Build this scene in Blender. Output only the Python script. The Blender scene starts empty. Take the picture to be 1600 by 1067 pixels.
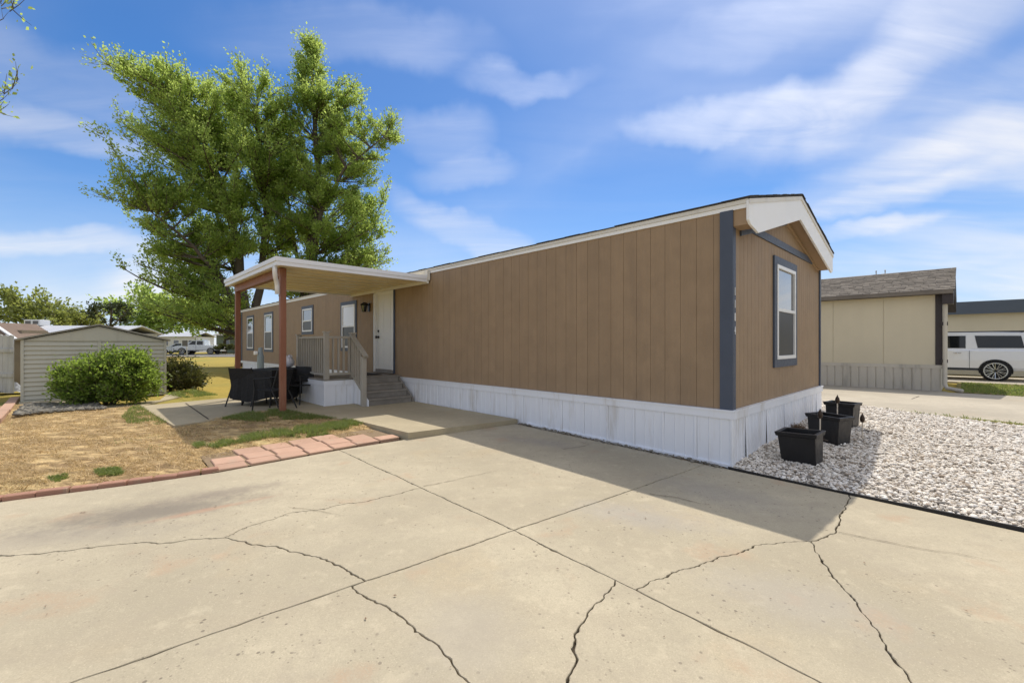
import bpy, bmesh, math, random
import numpy as np
from mathutils import Vector, Matrix, geometry

random.seed(7); rng = np.random.default_rng(7)
R = math.radians
scene = bpy.context.scene
col = scene.collection

# ------------------------------------------------------------------ camera, sky, sun, exposure
CAM_H = 1.425
cam_d = bpy.data.cameras.new('camera'); cam = bpy.data.objects.new('camera', cam_d); col.objects.link(cam)
cam.location = (0, 0, CAM_H); cam.rotation_euler = (R(90), 0, 0)
cam_d.sensor_width = 36; cam_d.lens = 36 * 688 / 1600; cam_d.shift_y = 5 / 1600
cam_d.clip_start = 0.05; cam_d.clip_end = 3000
scene.camera = cam
SUN_EL, SUN_AZ = R(61.6), R(15.4)
sd = bpy.data.lights.new('sun', 'SUN'); sd.energy = 2.4; sd.angle = R(0.53); sd.color = (1, .93, .82)
sun = bpy.data.objects.new('sun', sd); col.objects.link(sun); sun.location = (0, 0, 40)
sdir = Vector((math.sin(SUN_AZ) * math.cos(SUN_EL), math.cos(SUN_AZ) * math.cos(SUN_EL), math.sin(SUN_EL)))
sun.rotation_euler = sdir.to_track_quat('Z', 'Y').to_euler()
scene.view_settings.view_transform = 'Standard'; scene.view_settings.look = 'None'
scene.view_settings.exposure = 0.6; scene.view_settings.gamma = 1
scene.render.engine = 'CYCLES'
scene.cycles.use_denoising = True
scene.cycles.max_bounces = 8; scene.cycles.transparent_max_bounces = 8

FILL_GLOW = 7.0  # strength of the warm fill glow added round the sun
world = bpy.data.worlds.new('World'); scene.world = world; world.use_nodes = True
def build_world():
    nt = world.node_tree; N = nt.nodes; L = nt.links; N.clear()
    out = N.new('ShaderNodeOutputWorld'); bg = N.new('ShaderNodeBackground'); bg.inputs[1].default_value = .15
    sky = N.new('ShaderNodeTexSky'); sky.sky_type = 'NISHITA'; sky.sun_disc = False
    sky.sun_elevation = SUN_EL; sky.sun_rotation = SUN_AZ; sky.altitude = 1600; sky.air_density = 1.0; sky.dust_density = .6; sky.ozone_density = 3.0
    tc = N.new('ShaderNodeTexCoord')
    def math_(op, a, b=None, c=None):
        m = N.new('ShaderNodeMath'); m.operation = op
        for i, q in enumerate((a, b, c)):
            if q is None: continue
            if isinstance(q, (int, float)): m.inputs[i].default_value = q
            else: L.new(q, m.inputs[i])
        return m.outputs[0]
    sx = N.new('ShaderNodeSeparateXYZ'); L.new(tc.outputs['Generated'], sx.inputs[0])
    zz = math_('ADD', math_('MAXIMUM', sx.outputs[2], 0.0), .16)
    cx = math_('DIVIDE', sx.outputs[0], zz); cy = math_('DIVIDE', sx.outputs[1], zz)
    cv = N.new('ShaderNodeCombineXYZ'); L.new(cx, cv.inputs[0]); L.new(cy, cv.inputs[1])
    def noise(scale, sc, rot, loc, det=5, rough=.5, dist=.6):
        mp = N.new('ShaderNodeMapping'); mp.inputs['Scale'].default_value = sc; mp.inputs['Rotation'].default_value = (0, 0, R(rot)); mp.inputs['Location'].default_value = loc
        L.new(cv.outputs[0], mp.inputs[0])
        n = N.new('ShaderNodeTexNoise'); n.inputs['Scale'].default_value = scale; n.inputs['Detail'].default_value = det; n.inputs['Roughness'].default_value = rough; n.inputs['Distortion'].default_value = dist
        L.new(mp.outputs[0], n.inputs['Vector']); return n.outputs['Fac']
    def ramp(x, a, b, hi=1.0):
        m = N.new('ShaderNodeMapRange'); m.interpolation_type = 'SMOOTHSTEP'; m.inputs[1].default_value = a; m.inputs[2].default_value = b; m.inputs[4].default_value = hi
        L.new(x, m.inputs[0]); return m.outputs[0]
    wisps = noise(1.0, (.5, 2.0, 1), 20, (3.1, 1.7, 0), 7, .55, 1.2)
    soft = noise(.6, (.6, 1.2, 1), 12, (8.4, 2.2, 0), 5, .5, .6)
    fine = noise(3.2, (.5, 1.7, 1), 28, (1.4, 6.2, 0), 7, .6, 1.0)
    # thin cloud streaks lying at certain directions of the sky, feathered by noise
    nv = N.new('ShaderNodeTexNoise'); nv.inputs['Scale'].default_value = 5; nv.inputs['Detail'].default_value = 5; L.new(tc.outputs['Generated'], nv.inputs['Vector'])
    sub = N.new('ShaderNodeVectorMath'); sub.operation = 'SUBTRACT'; L.new(nv.outputs['Color'], sub.inputs[0]); sub.inputs[1].default_value = (.5, .5, .5)
    scv = N.new('ShaderNodeVectorMath'); scv.operation = 'SCALE'; L.new(sub.outputs[0], scv.inputs[0]); scv.inputs['Scale'].default_value = .16
    wd = N.new('ShaderNodeVectorMath'); wd.operation = 'ADD'; L.new(tc.outputs['Generated'], wd.inputs[0]); L.new(scv.outputs[0], wd.inputs[1])
    def dot(vec, c):
        d = N.new('ShaderNodeVectorMath'); d.operation = 'DOT_PRODUCT'; L.new(vec, d.inputs[0]); d.inputs[1].default_value = c; return d.outputs['Value']
    def streak(px, py, wpx, hpx, ang, gain):
        c = Vector(((px - 800) / 688, 1, (538.5 - py) / 688)); k = 1 / (688 * c.length); c.normalize()
        e1 = Vector((1, 0, 0)); e1 = (e1 - c * e1.dot(c)).normalized(); e2 = c.cross(e1) * -1
        if e2.z < 0: e2 = -e2
        a = R(ang); f1 = e1 * math.cos(a) + e2 * math.sin(a); f2 = e2 * math.cos(a) - e1 * math.sin(a)
        A = dot(wd.outputs[0], f1 / (wpx * k)); B = dot(wd.outputs[0], f2 / (hpx * k))
        q = math_('ADD', math_('MULTIPLY', A, A), math_('MULTIPLY', B, B))
        return math_('MULTIPLY', ramp(q, 1.0, 0.0, gain), ramp(dot(tc.outputs['Generated'], c), .3, .6))
    den = None
    for b in [(1430, 90, 210, 90, 55, .34), (1310, 160, 230, 60, 32, .32), (1140, 192, 170, 46, 8, .4), (1480, 250, 280, 62, 16, .42), (1420, 300, 230, 32, 8, .4), (1560, 170, 200, 80, 30, .34), (830, 132, 130, 34, 0, .24), (685, 208, 110, 42, 0, .24), (725, 262, 110, 34, 4, .26), (745, 365, 190, 34, -22, .5), (110, 205, 190, 40, -16, .5), (70, 388, 200, 32, -4, .55), (150, 120, 260, 70, -8, .3), (1380, 355, 110, 22, 2, .55), (1250, 30, 260, 60, 10, .12), (260, 440, 90, 50, 20, .6), (560, 60, 260, 60, -6, .2)]:
        q = streak(*b); den = q if den is None else math_('ADD', den, q)
    tex = math_('ADD', .3, math_('ADD', ramp(wisps, .3, .7, .3), ramp(fine, .3, .72, .34)))
    m1 = math_('MULTIPLY', den, math_('MULTIPLY', tex, .86))
    # the general veil of cloud added for neutral fill light; clear lane in view
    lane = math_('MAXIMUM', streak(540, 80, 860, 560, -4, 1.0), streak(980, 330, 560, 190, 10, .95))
    fill_veil = math_('ADD', ramp(soft, .26, .66, .62), ramp(wisps, .4, .75, .3))
    fill_veil = math_('MULTIPLY', fill_veil, math_('SUBTRACT', 1.0, math_('MULTIPLY', lane, .95)))
    mask = math_('MINIMUM', math_('ADD', m1, fill_veil), .92)
    hor = ramp(sx.outputs[2], .34, 0.0, .75)
    hs = N.new('ShaderNodeHueSaturation'); hs.inputs['Hue'].default_value = .503; hs.inputs['Saturation'].default_value = 1.28; hs.inputs['Value'].default_value = .66; L.new(sky.outputs[0], hs.inputs['Color'])
    mh = N.new('ShaderNodeMix'); mh.data_type = 'RGBA'; L.new(hor, mh.inputs['Factor']); L.new(hs.outputs[0], mh.inputs[6]); mh.inputs[7].default_value = (2.2, 2.85, 3.95, 1)
    # warm glow added to the cloud round the unseen sun, brightening the fill light
    ph = math_('MULTIPLY', math_('POWER', math_('MAXIMUM', dot(tc.outputs['Generated'], sdir), 0.0), 12.0), FILL_GLOW)
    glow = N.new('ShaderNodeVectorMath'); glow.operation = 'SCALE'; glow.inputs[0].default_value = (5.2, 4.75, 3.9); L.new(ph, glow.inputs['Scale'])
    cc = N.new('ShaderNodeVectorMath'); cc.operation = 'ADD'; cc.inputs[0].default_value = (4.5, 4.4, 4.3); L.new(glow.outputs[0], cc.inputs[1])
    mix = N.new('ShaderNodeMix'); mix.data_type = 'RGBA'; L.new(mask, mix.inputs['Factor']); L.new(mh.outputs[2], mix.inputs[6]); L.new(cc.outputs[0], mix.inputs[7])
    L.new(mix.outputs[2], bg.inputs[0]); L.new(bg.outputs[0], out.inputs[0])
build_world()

# ------------------------------------------------------------------ geometry of the place
F, HX, HY = 688.0, 800.0, 538.5
PHI = math.atan(667 / 688.0)           # the house's short side points this way
cV = (math.cos(PHI), math.sin(PHI)); cU = (-math.sin(PHI), math.cos(PHI))
AX, AY = 2.564, 5.142                                 # near corner of the mobile home
SL = .03                                              # the drive rises gently towards the house
def zg(y): return SL * (min(max(y, -9), 9.5) - 5.14)
def zgn(y): return SL * (np.clip(y, -9, 9.5) - 5.14)
def G(px, py, dz=0):
    """where the sight line through a photo pixel meets the ground"""
    a = (px - HX) / F; b = (py - HY) / F
    y = (CAM_H + SL * 5.14 - dz) / (b + SL)
    if y > 9.5: y = (CAM_H - zg(9.5) - dz) / b
    return Vector((a * y, y))
def Zp(px, py, z):
    y = (CAM_H - z) * F / (py - HY); return Vector(((px - HX) / F * y, y))
def px3(px, py, y): return Vector(((px - HX) / F * y, y, CAM_H - (py - HY) / F * y))
def hw(v, u, z=0): return Vector((AX + v * cV[0] + u * cU[0], AY + v * cV[1] + u * cU[1], z))
def uv(p): dx, dy = p[0] - AX, p[1] - AY; return (dx * cV[0] + dy * cV[1], dx * cU[0] + dy * cU[1])   # (v,u)

# ------------------------------------------------------------------ materials
def new_mat(name):
    m = bpy.data.materials.new(name); m.use_nodes = True; nt = m.node_tree; nt.nodes.clear()
    out = nt.nodes.new('ShaderNodeOutputMaterial'); b = nt.nodes.new('ShaderNodeBsdfPrincipled'); nt.links.new(b.outputs[0], out.inputs[0])
    return m, nt, b, out
class NB:
    def __init__(s, nt): s.nt = nt; s.N = nt.nodes; s.L = nt.links; s._pos = None
    def set(s, sock, v):
        if isinstance(v, (int, float)): sock.default_value = v
        elif isinstance(v, (tuple, list)): sock.default_value = v if len(v) == len(sock.default_value) else (*v, 1)
        else: s.L.new(v, sock)
    def pos(s):
        if s._pos is None: s._pos = s.N.new('ShaderNodeNewGeometry')
        return s._pos.outputs['Position']
    def map(s, sc=(1, 1, 1), rot=(0, 0, 0), loc=(0, 0, 0)):
        m = s.N.new('ShaderNodeMapping'); m.inputs['Scale'].default_value = sc; m.inputs['Rotation'].default_value = rot; m.inputs['Location'].default_value = loc
        s.L.new(s.pos(), m.inputs[0]); return m.outputs[0]
    def noise(s, scale, vec=None, det=4, rough=.55, dist=0):
        n = s.N.new('ShaderNodeTexNoise'); n.inputs['Scale'].default_value = scale; n.inputs['Detail'].default_value = det; n.inputs['Roughness'].default_value = rough; n.inputs['Distortion'].default_value = dist
        s.L.new(vec or s.pos(), n.inputs['Vector']); return n.outputs['Fac']
    def vor(s, scale, vec=None, out='Distance', rnd=1):
        n = s.N.new('ShaderNodeTexVoronoi'); n.inputs['Scale'].default_value = scale; n.inputs['Randomness'].default_value = rnd
        s.L.new(vec or s.pos(), n.inputs['Vector']); return n.outputs[out]
    def ramp(s, x, a, b, lo=0, hi=1):
        m = s.N.new('ShaderNodeMapRange'); m.interpolation_type = 'SMOOTHSTEP'
        for i, q in enumerate((a, b, lo, hi)): m.inputs[i + 1].default_value = q
        s.L.new(x, m.inputs[0]); return m.outputs[0]
    def mix(s, f, a, b, mode='MIX'):
        m = s.N.new('ShaderNodeMix'); m.data_type = 'RGBA'; m.blend_type = mode
        s.set(m.inputs['Factor'], f); s.set(m.inputs[6], a); s.set(m.inputs[7], b); return m.outputs[2]
    def m(s, op, a, b=0):
        m = s.N.new('ShaderNodeMath'); m.operation = op; s.set(m.inputs[0], a); s.set(m.inputs[1], b); return m.outputs[0]
    def bump(s, h, strength, dist, b):
        n = s.N.new('ShaderNodeBump'); n.inputs['Strength'].default_value = strength; n.inputs['Distance'].default_value = dist
        s.L.new(h, n.inputs['Height']); s.L.new(n.outputs[0], b.inputs['Normal'])
    def island(s):
        if s._pos is None: s.pos()
        return s._pos.outputs['Random Per Island']
    def objrand(s): return s.N.new('ShaderNodeObjectInfo').outputs['Random']
def scl(c, k): return tuple(x * k for x in c)

def pm(name, base, rough=.6, var=.18, scale=6, bump=0, bscale=60, metal=0, spec=.4, streak=None, dirt=None, orand=0, irand=0):
    """painted / plain surface: broad and fine colour variation, faint bump, optional vertical streaks"""
    m, nt, b, out = new_mat(name); n = NB(nt)
    vec = n.map(streak) if streak else None
    c = n.mix(n.noise(scale, vec, 5), scl(base, 1 - var), scl(base, 1 + var))
    c = n.mix(n.ramp(n.noise(scale * .17, None, 3), .35, .7), c, scl(base, 1 - var * .8))
    if dirt: c = n.mix(n.ramp(n.noise(dirt[1], n.map((1, 1, .16)), 6, .65), .52, .72, 0, dirt[2]), c, dirt[0])
    if orand: c = n.mix(n.m('MULTIPLY', n.objrand(), orand), c, scl(base, .55))
    if irand: c = n.mix(n.m('MULTIPLY', n.island(), irand), c, scl(base, .45))
    n.set(b.inputs['Base Color'], c)
    n.set(b.inputs['Roughness'], n.ramp(n.noise(scale * 2, vec), .3, .7, rough - .07, min(1, rough + .07)))
    b.inputs['Metallic'].default_value = metal; b.inputs['Specular IOR Level'].default_value = spec
    if bump: n.bump(n.noise(bscale, vec, 4), bump, .01, b)
    return m
M = {}
M['tan'] = pm('tan_siding_paint', (.335, .232, .14), .62, .13, 22, .5, 90, streak=(1, 1, .045), orand=.14, dirt=((.25, .175, .11), 2.6, .5))
M['tan_soffit'] = pm('tan_soffit_paint', (.36, .245, .145), .6, .1, 9)
M['slate'] = pm('slate_blue_trim_paint', (.066, .082, .118), .5, .12, 12, .15, 90)
M['white'] = pm('white_paint', (.86, .86, .86), .45, .05, 5)
M['skirt'] = pm('white_vinyl_skirting', (.81, .835, .89), .38, .05, 4, .05, 20, dirt=((.50, .46, .40), 5.0, .5))
M['fascia'] = pm('off_white_fascia_paint', (.70, .67, .61), .5, .07, 5, dirt=((.45, .42, .36), 2.5, .4))
M['shingle'] = pm('asphalt_shingle', (.075, .07, .068), .9, .3, 30, .5, 200)
M['window_white'] = pm('white_window_vinyl', (.8, .8, .79), .35, .03, 8)
M['door'] = pm('white_door_paint', (.72, .72, .70), .4, .05, 6)
M['black_metal'] = pm('black_metal', (.015, .015, .016), .45, .2, 20)
M['brown_post'] = pm('red_brown_post_paint', (.25, .10, .055), .55, .15, 10, .2, 60, streak=(1, 1, .15), dirt=((.32, .17, .11), 6, .5))
M['pan'] = pm('cream_pan_metal', (.80, .68, .41), .45, .06, 3)
M['gutter'] = pm('white_gutter_metal', (.76, .76, .78), .35, .05, 4)
M['rail'] = pm('taupe_wood_paint', (.40, .37, .315), .65, .14, 14, .3, 60, streak=(1, 1, .2), orand=.2)
M['step'] = pm('weathered_grey_wood', (.30, .275, .24), .8, .3, 18, .5, 50, streak=(.25, 1, 1), orand=.25)
M['black_cloth'] = pm('black_table_cover', (.013, .013, .014), .75, .3, 12, .3, 30)
M['grey_top'] = pm('grey_glass_top', (.30, .33, .33), .15, .1, 6)
M['planter'] = pm('black_plastic', (.012, .012, .014), .42, .2, 8, .08, 30, dirt=((.05, .047, .043), 8, .5))
M['soil'] = pm('dry_potting_soil', (.06, .045, .032), .95, .4, 40, .8, 60)
M['paver'] = pm('red_concrete_paver', (.53, .335, .24), .85, .16, 11, .4, 90, orand=.3, dirt=((.40, .33, .25), 5, .5))
M['brick'] = pm('dull_red_brick', (.40, .215, .15), .88, .16, 11, .4, 90, orand=.3, dirt=((.36, .29, .21), 5, .6))
M['edging'] = pm('black_plastic_edging', (.02, .018, .017), .6, .3, 12)
M['dirt'] = pm('dark_joint_dirt', (.075, .057, .040), .95, .4, 20, .6, 60)
M['bare'] = pm('bare_soil', (.25, .18, .11), .95, .25, 8, .6, 60)
M['cream'] = pm('cream_siding_paint', (.64, .575, .42), .6, .06, 6, streak=(1, 1, .1), orand=.05)
M['nskirt'] = pm('grey_ribbed_skirting', (.57, .53, .445), .6, .14, 5, streak=(1, 1, .1), dirt=((.22, .205, .18), 2, .7))
M['dkbrown'] = pm('dark_brown_trim', (.045, .036, .036), .55, .15, 8)
M['nshingle'] = pm('brown_grey_shingles', (.26, .228, .19), .92, .22, 14, .5, 120, irand=.75)
M['bluegrey'] = pm('blue_grey_fascia', (.085, .105, .13), .55, .12, 5)
M['car_white'] = pm('white_car_paint', (.78, .79, .81), .18, .02, 2); M['car_white'].node_tree.nodes['Principled BSDF'].inputs['Coat Weight'].default_value = .6
M['car_silver'] = pm('silver_car_paint', (.42, .44, .46), .25, .03, 2)
M['car_dark'] = pm('dark_car_paint', (.03, .035, .045), .25, .05, 2)
M['rubber'] = pm('tyre_rubber', (.018, .018, .018), .8, .2, 20)
M['alloy'] = pm('alloy_wheel', (.55, .55, .56), .25, .05, 6, metal=.9)
M['lamp_red'] = pm('red_lamp_lens', (.35, .02, .02), .2, .05, 6)
M['lamp_clear'] = pm('clear_lamp_lens', (.75, .75, .74), .12, .05, 6)
M['bark'] = pm('grey_brown_bark', (.105, .085, .066), .95, .35, 6, .8, 25, streak=(1, 1, .2))
M['twig'] = pm('brown_twig_bark', (.12, .10, .07), .9, .3, 6)
M['shed'] = pm('greige_metal_siding', (.50, .49, .42), .5, .06, 3, streak=(1, 1, 1), dirt=((.30, .28, .235), 2, .4))
M['shed_roof'] = pm('weathered_shed_roof', (.31, .295, .25), .7, .2, 5)
M['fence'] = pm('weathered_white_fence', (.50, .50, .49), .75, .2, 10, .3, 40, streak=(1, 1, .1), dirt=((.25, .24, .22), 3, .6))
M['hut'] = pm('tan_plank', (.30, .25, .175), .75, .2, 8, .3, 40, streak=(1, 1, .1))
M['hut_roof'] = pm('brown_roofing', (.20, .145, .115), .85, .2, 10)
M['metal_roof'] = pm('pale_metal_roof', (.50, .51, .53), .45, .08, 2)
M['far_white'] = pm('far_white_siding', (.66, .68, .72), .6, .05, 2)
M['far_green'] = pm('far_grey_green_siding', (.23, .28, .25), .7, .08, 2)
M['tarp'] = pm('crumpled_grey_tarp', (.40, .42, .46), .5, .3, 12)
M['asphalt'] = pm('grey_street_asphalt', (.17, .165, .16), .9, .15, 1.5, .3, 80)
M['pipe'] = pm('blue_grey_metal', (.27, .33, .37), .45, .1, 10)
M['pot'] = pm('white_ceramic', (.72, .71, .76), .35, .06, 10)
M['bronze'] = pm('dark_bronze', (.055, .038, .028), .4, .2, 20, metal=.6)
M['stake'] = pm('pale_metal_stake', (.55, .50, .43), .4, .1, 20, metal=.5)
M['sign'] = pm('sign_back', (.12, .12, .13), .5, .1, 10)
M['blind'] = pm('white_blind', (.66, .67, .70), .2, .04, 5); M['blind'].node_tree.nodes['Principled BSDF'].inputs['Coat Weight'].default_value = .8
M['pebble'] = pm('grey_tan_pebbles', (.30, .27, .22), .85, .25, 30, irand=.8)
M['dark_pebble'] = pm('grey_river_gravel', (.26, .24, .20), .85, .25, 30, irand=.85)

def glass_mat():
    m, nt, b, out = new_mat('window_glass'); n = NB(nt)
    b.inputs['Base Color'].default_value = (.022, .026, .032, 1); b.inputs['Roughness'].default_value = .03; b.inputs['Specular IOR Level'].default_value = .9; b.inputs['Coat Weight'].default_value = 1.0
    n.bump(n.noise(2.2, None, 2), .05, .02, b); return m
M['glass'] = glass_mat()
def car_glass():
    m, nt, b, out = new_mat('tinted_car_glass'); b.inputs['Base Color'].default_value = (.012, .014, .016, 1); b.inputs['Roughness'].default_value = .04; b.inputs['Specular IOR Level'].default_value = .6; return m
M['car_glass'] = car_glass()
def screen_mat():
    m, nt, b, out = new_mat('insect_screen'); b.inputs['Base Color'].default_value = (.035, .038, .043, 1); b.inputs['Roughness'].default_value = .35; b.inputs['Specular IOR Level'].default_value = .5; return m
M['screen'] = screen_mat()

def concrete(name, base, stains=True):
    m, nt, b, out = new_mat(name); n = NB(nt)
    c = n.mix(n.ramp(n.noise(.55, None, 5, .55), .3, .7), scl(base, .80), scl(base, 1.10))
    c = n.mix(n.ramp(n.noise(2.6, n.map((.5, 1.6, 1), (0, 0, PHI)), 5), .42, .75, 0, .55), c, (base[0] * .82, base[1] * .80, base[2] * .80))
    c = n.mix(n.ramp(n.noise(1.1, n.map((1, 1, 1), loc=(7, 3, 0)), 5), .56, .75, 0, .5), c, (base[0] * .96, base[1] * .87, base[2] * .76))
    grain = n.noise(120, None, 3, .75)
    c = n.mix(n.ramp(grain, .35, .7, 0, .5), c, scl(base, .62)); c = n.mix(n.ramp(n.vor(210, None, 'Color'), .75, 1, 0, .5), c, scl(base, 1.35))
    fine = n.noise(26, None, 6, .7); c = n.mix(n.ramp(fine, .48, .7, 0, .42), c, scl(base, .72))
    mid = n.noise(6.5, n.map((1, 1, 1), loc=(3, 1, 0)), 6, .65); c = n.mix(n.ramp(mid, .5, .7, 0, .4), c, (base[0] * .74, base[1] * .73, base[2] * .76)); c = n.mix(n.ramp(mid, .45, .3, 0, .3), c, scl(base, 1.22))
    h = n.m('ADD', n.m('MULTIPLY', grain, .35), n.m('MULTIPLY', fine, .6))
    if stains:
        # surface pits and spalls, in patches
        patch = n.ramp(n.noise(.8, n.map(loc=(2.2, 5.1, 0)), 4), .36, .58)
        wob = n.map((1, 1, 1))
        pit = n.ramp(n.vor(15, wob), .17, .10); keep = n.ramp(n.noise(9, None, 2), .45, .53)
        pf = n.m('MULTIPLY', n.m('MULTIPLY', pit, keep), patch)
        pit2 = n.ramp(n.vor(36, wob), .24, .12); pf2 = n.m('MULTIPLY', n.m('MULTIPLY', pit2, n.ramp(n.noise(5, None, 3), .52, .6)), patch)
        pf = n.m('MAXIMUM', pf, n.m('MULTIPLY', pf2, .75))
        c = n.mix(n.m('MULTIPLY', pf, .72), c, (.15, .125, .095))
        agg = n.m('MULTIPLY', n.ramp(n.noise(1.7, n.map(loc=(4, 9, 0)), 3), .6, .72, 0, .6), n.ramp(n.vor(60, None), .1, .5))
        c = n.mix(agg, c, (.42, .30, .20))
        h = n.m('SUBTRACT', h, n.m('MULTIPLY', pf, 1.2))
        # old oil and tyre stains with their own outlines
        def stain(px, py, rx, ry, ang, colr, amt):
            g = G(px, py)
            mp = n.map((1, 1, 0)); 
            d = n.N.new('ShaderNodeMapping'); d.vector_type = 'TEXTURE'; d.inputs['Location'].default_value = (g.x, g.y, 0); d.inputs['Rotation'].default_value = (0, 0, R(ang)); d.inputs['Scale'].default_value = (rx, ry, 1)
            n.L.new(mp, d.inputs[0])
            ln = n.N.new('ShaderNodeVectorMath'); ln.operation = 'LENGTH'; n.L.new(d.outputs[0], ln.inputs[0])
            f = n.ramp(n.m('ADD', ln.outputs['Value'], n.m('ADD', n.m('MULTIPLY', n.noise(2.4, None, 6, .68), 1.1), n.m('MULTIPLY', n.noise(14, None, 4, .7), .8))), 2.0, 1.0, 0, amt * .9)
            return f, colr
        for st in [(235, 800, 1.2, .36, 22, (.19, .165, .135), .9), (345, 770, .8, .2, 30, (.22, .185, .15), .75), (330, 795, .7, .07, 38, (.45, .26, .17), .55), (90, 840, 1.3, .3, 12, (.27, .24, .20), .5), (720, 985, .4, .55, 10, (.37, .33, .27), .5), (1000, 805, .8, .35, -20, (.33, .31, .29), .5), (1120, 770, 1.0, .45, -40, (.27, .25, .225), .5), (840, 690, 1.1, .3, -30, (.30, .27, .24), .5), (1250, 940, .7, .4, -30, (.36, .335, .30), .4)]:
            f, colr = stain(*st); c = n.mix(f, c, colr)
    n.set(b.inputs['Base Color'], c); b.inputs['Roughness'].default_value = .85; b.inputs['Specular IOR Level'].default_value = .3
    n.bump(h, .35, .006, b); return m
M['concrete'] = concrete('old_drive_concrete', (.472, .413, .298))
M['concrete2'] = concrete('patio_concrete', (.465, .40, .272), False)
M['concrete3'] = concrete('neighbour_drive_concrete', (.47, .42, .33), False)

def ground_mat(name, a, bcol, ccol, sc=1.0, clump=0):
    m, nt, b, out = new_mat(name); n = NB(nt)
    c = n.mix(n.ramp(n.noise(1.3 * sc, None, 6, .6), .3, .7), a, bcol)
    c = n.mix(n.ramp(n.noise(.5 * sc, n.map(loc=(5, 5, 0)), 4), .52, .7), c, ccol)
    if clump:
        k = n.noise(5.5, n.map((.8, 1.7, 1), (0, 0, .3)), 7, .68, .5)
        c = n.mix(n.ramp(k, .56, .36, 0, clump), c, scl(bcol, .55)); c = n.mix(n.ramp(k, .5, .66, 0, clump), c, scl(a, 1.35))
    c = n.mix(n.ramp(n.noise(14 * sc, n.map((1, 2.2, 1), (0, 0, .4)), 5, .7), .45, .75, 0, .6), c, scl(a, .45))
    n.set(b.inputs['Base Color'], c); b.inputs['Roughness'].default_value = .95; b.inputs['Specular IOR Level'].default_value = .1
    n.bump(n.noise(26 * sc, None, 5, .7), .8, .03, b); return m
M['lawn'] = ground_mat('dry_lawn_thatch', (.53, .39, .20), (.33, .225, .12), (.50, .40, .19), 1.0, .8)
M['ground'] = ground_mat('yellow_grass_field', (.40, .30, .075), (.33, .27, .075), (.25, .26, .07), .5)
M['nlawn'] = ground_mat('mixed_green_lawn', (.18, .17, .055), (.30, .24, .11), (.12, .15, .045), 1.2)
M['gravel_bed'] = ground_mat('gravel_bed_base', (.52, .47, .40), (.42, .37, .31), (.55, .51, .45), 3)

def leaf_mat(name, a, bcol, trans=.45, tcol=None):
    m, nt, b, out = new_mat(name); n = NB(nt)
    c = n.mix(n.island(), a, bcol)
    c = n.mix(n.ramp(n.noise(.45, None, 3), .35, .65, 0, .55), c, scl(a, .62))
    n.set(b.inputs['Base Color'], c); b.inputs['Roughness'].default_value = .5; b.inputs['Specular IOR Level'].default_value = .35
    t = n.N.new('ShaderNodeBsdfTranslucent'); n.set(t.inputs[0], n.mix(n.island(), tcol or scl(bcol, 1.5), scl(tcol or bcol, 1.0)))
    mx = n.N.new('ShaderNodeMixShader'); mx.inputs[0].default_value = trans
    n.L.new(b.outputs[0], mx.inputs[1]); n.L.new(t.outputs[0], mx.inputs[2]); n.L.new(mx.outputs[0], out.inputs[0]); return m
M['leaf'] = leaf_mat('maple_leaves', (.115, .175, .042), (.20, .255, .065), .68, (.55, .69, .17))
M['leaf_far'] = leaf_mat('distant_spring_leaves', (.15, .19, .05), (.23, .26, .08), .5, (.45, .50, .12))
M['leaf_dark'] = leaf_mat('dark_needles', (.035, .055, .025), (.06, .085, .035), .2, (.1, .13, .04))
M['leaf_bush'] = leaf_mat('bright_bush_leaves', (.10, .165, .03), (.19, .27, .055), .5, (.40, .55, .09))
M['leaf_shrub'] = leaf_mat('dull_shrub_leaves', (.055, .075, .022), (.11, .105, .03), .3, (.16, .17, .04))
M['straw'] = leaf_mat('straw_blades', (.50, .35, .17), (.70, .53, .29), .3, (.60, .46, .22))
M['grass'] = leaf_mat('green_blades', (.13, .18, .05), (.24, .28, .09), .4, (.34, .42, .10))
M['weed'] = leaf_mat('dry_weed', (.16, .10, .06), (.24, .16, .10), .2)
def stone_mat():
    m, nt, b, out = new_mat('white_landscape_stones'); n = NB(nt)
    r = n.island()
    c = n.mix(n.ramp(r, 0, 1), (.68, .61, .52), (.90, .86, .79)); c = n.mix(n.ramp(r, .86, .9), c, (.36, .29, .22)); c = n.mix(n.ramp(r, .965, .975), c, (.2, .18, .16))
    c = n.mix(n.ramp(n.noise(30, None, 4), .45, .7, 0, .4), c, (.45, .40, .33))
    n.set(b.inputs['Base Color'], c); b.inputs['Roughness'].default_value = .8; return m
M['stone'] = stone_mat()

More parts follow.
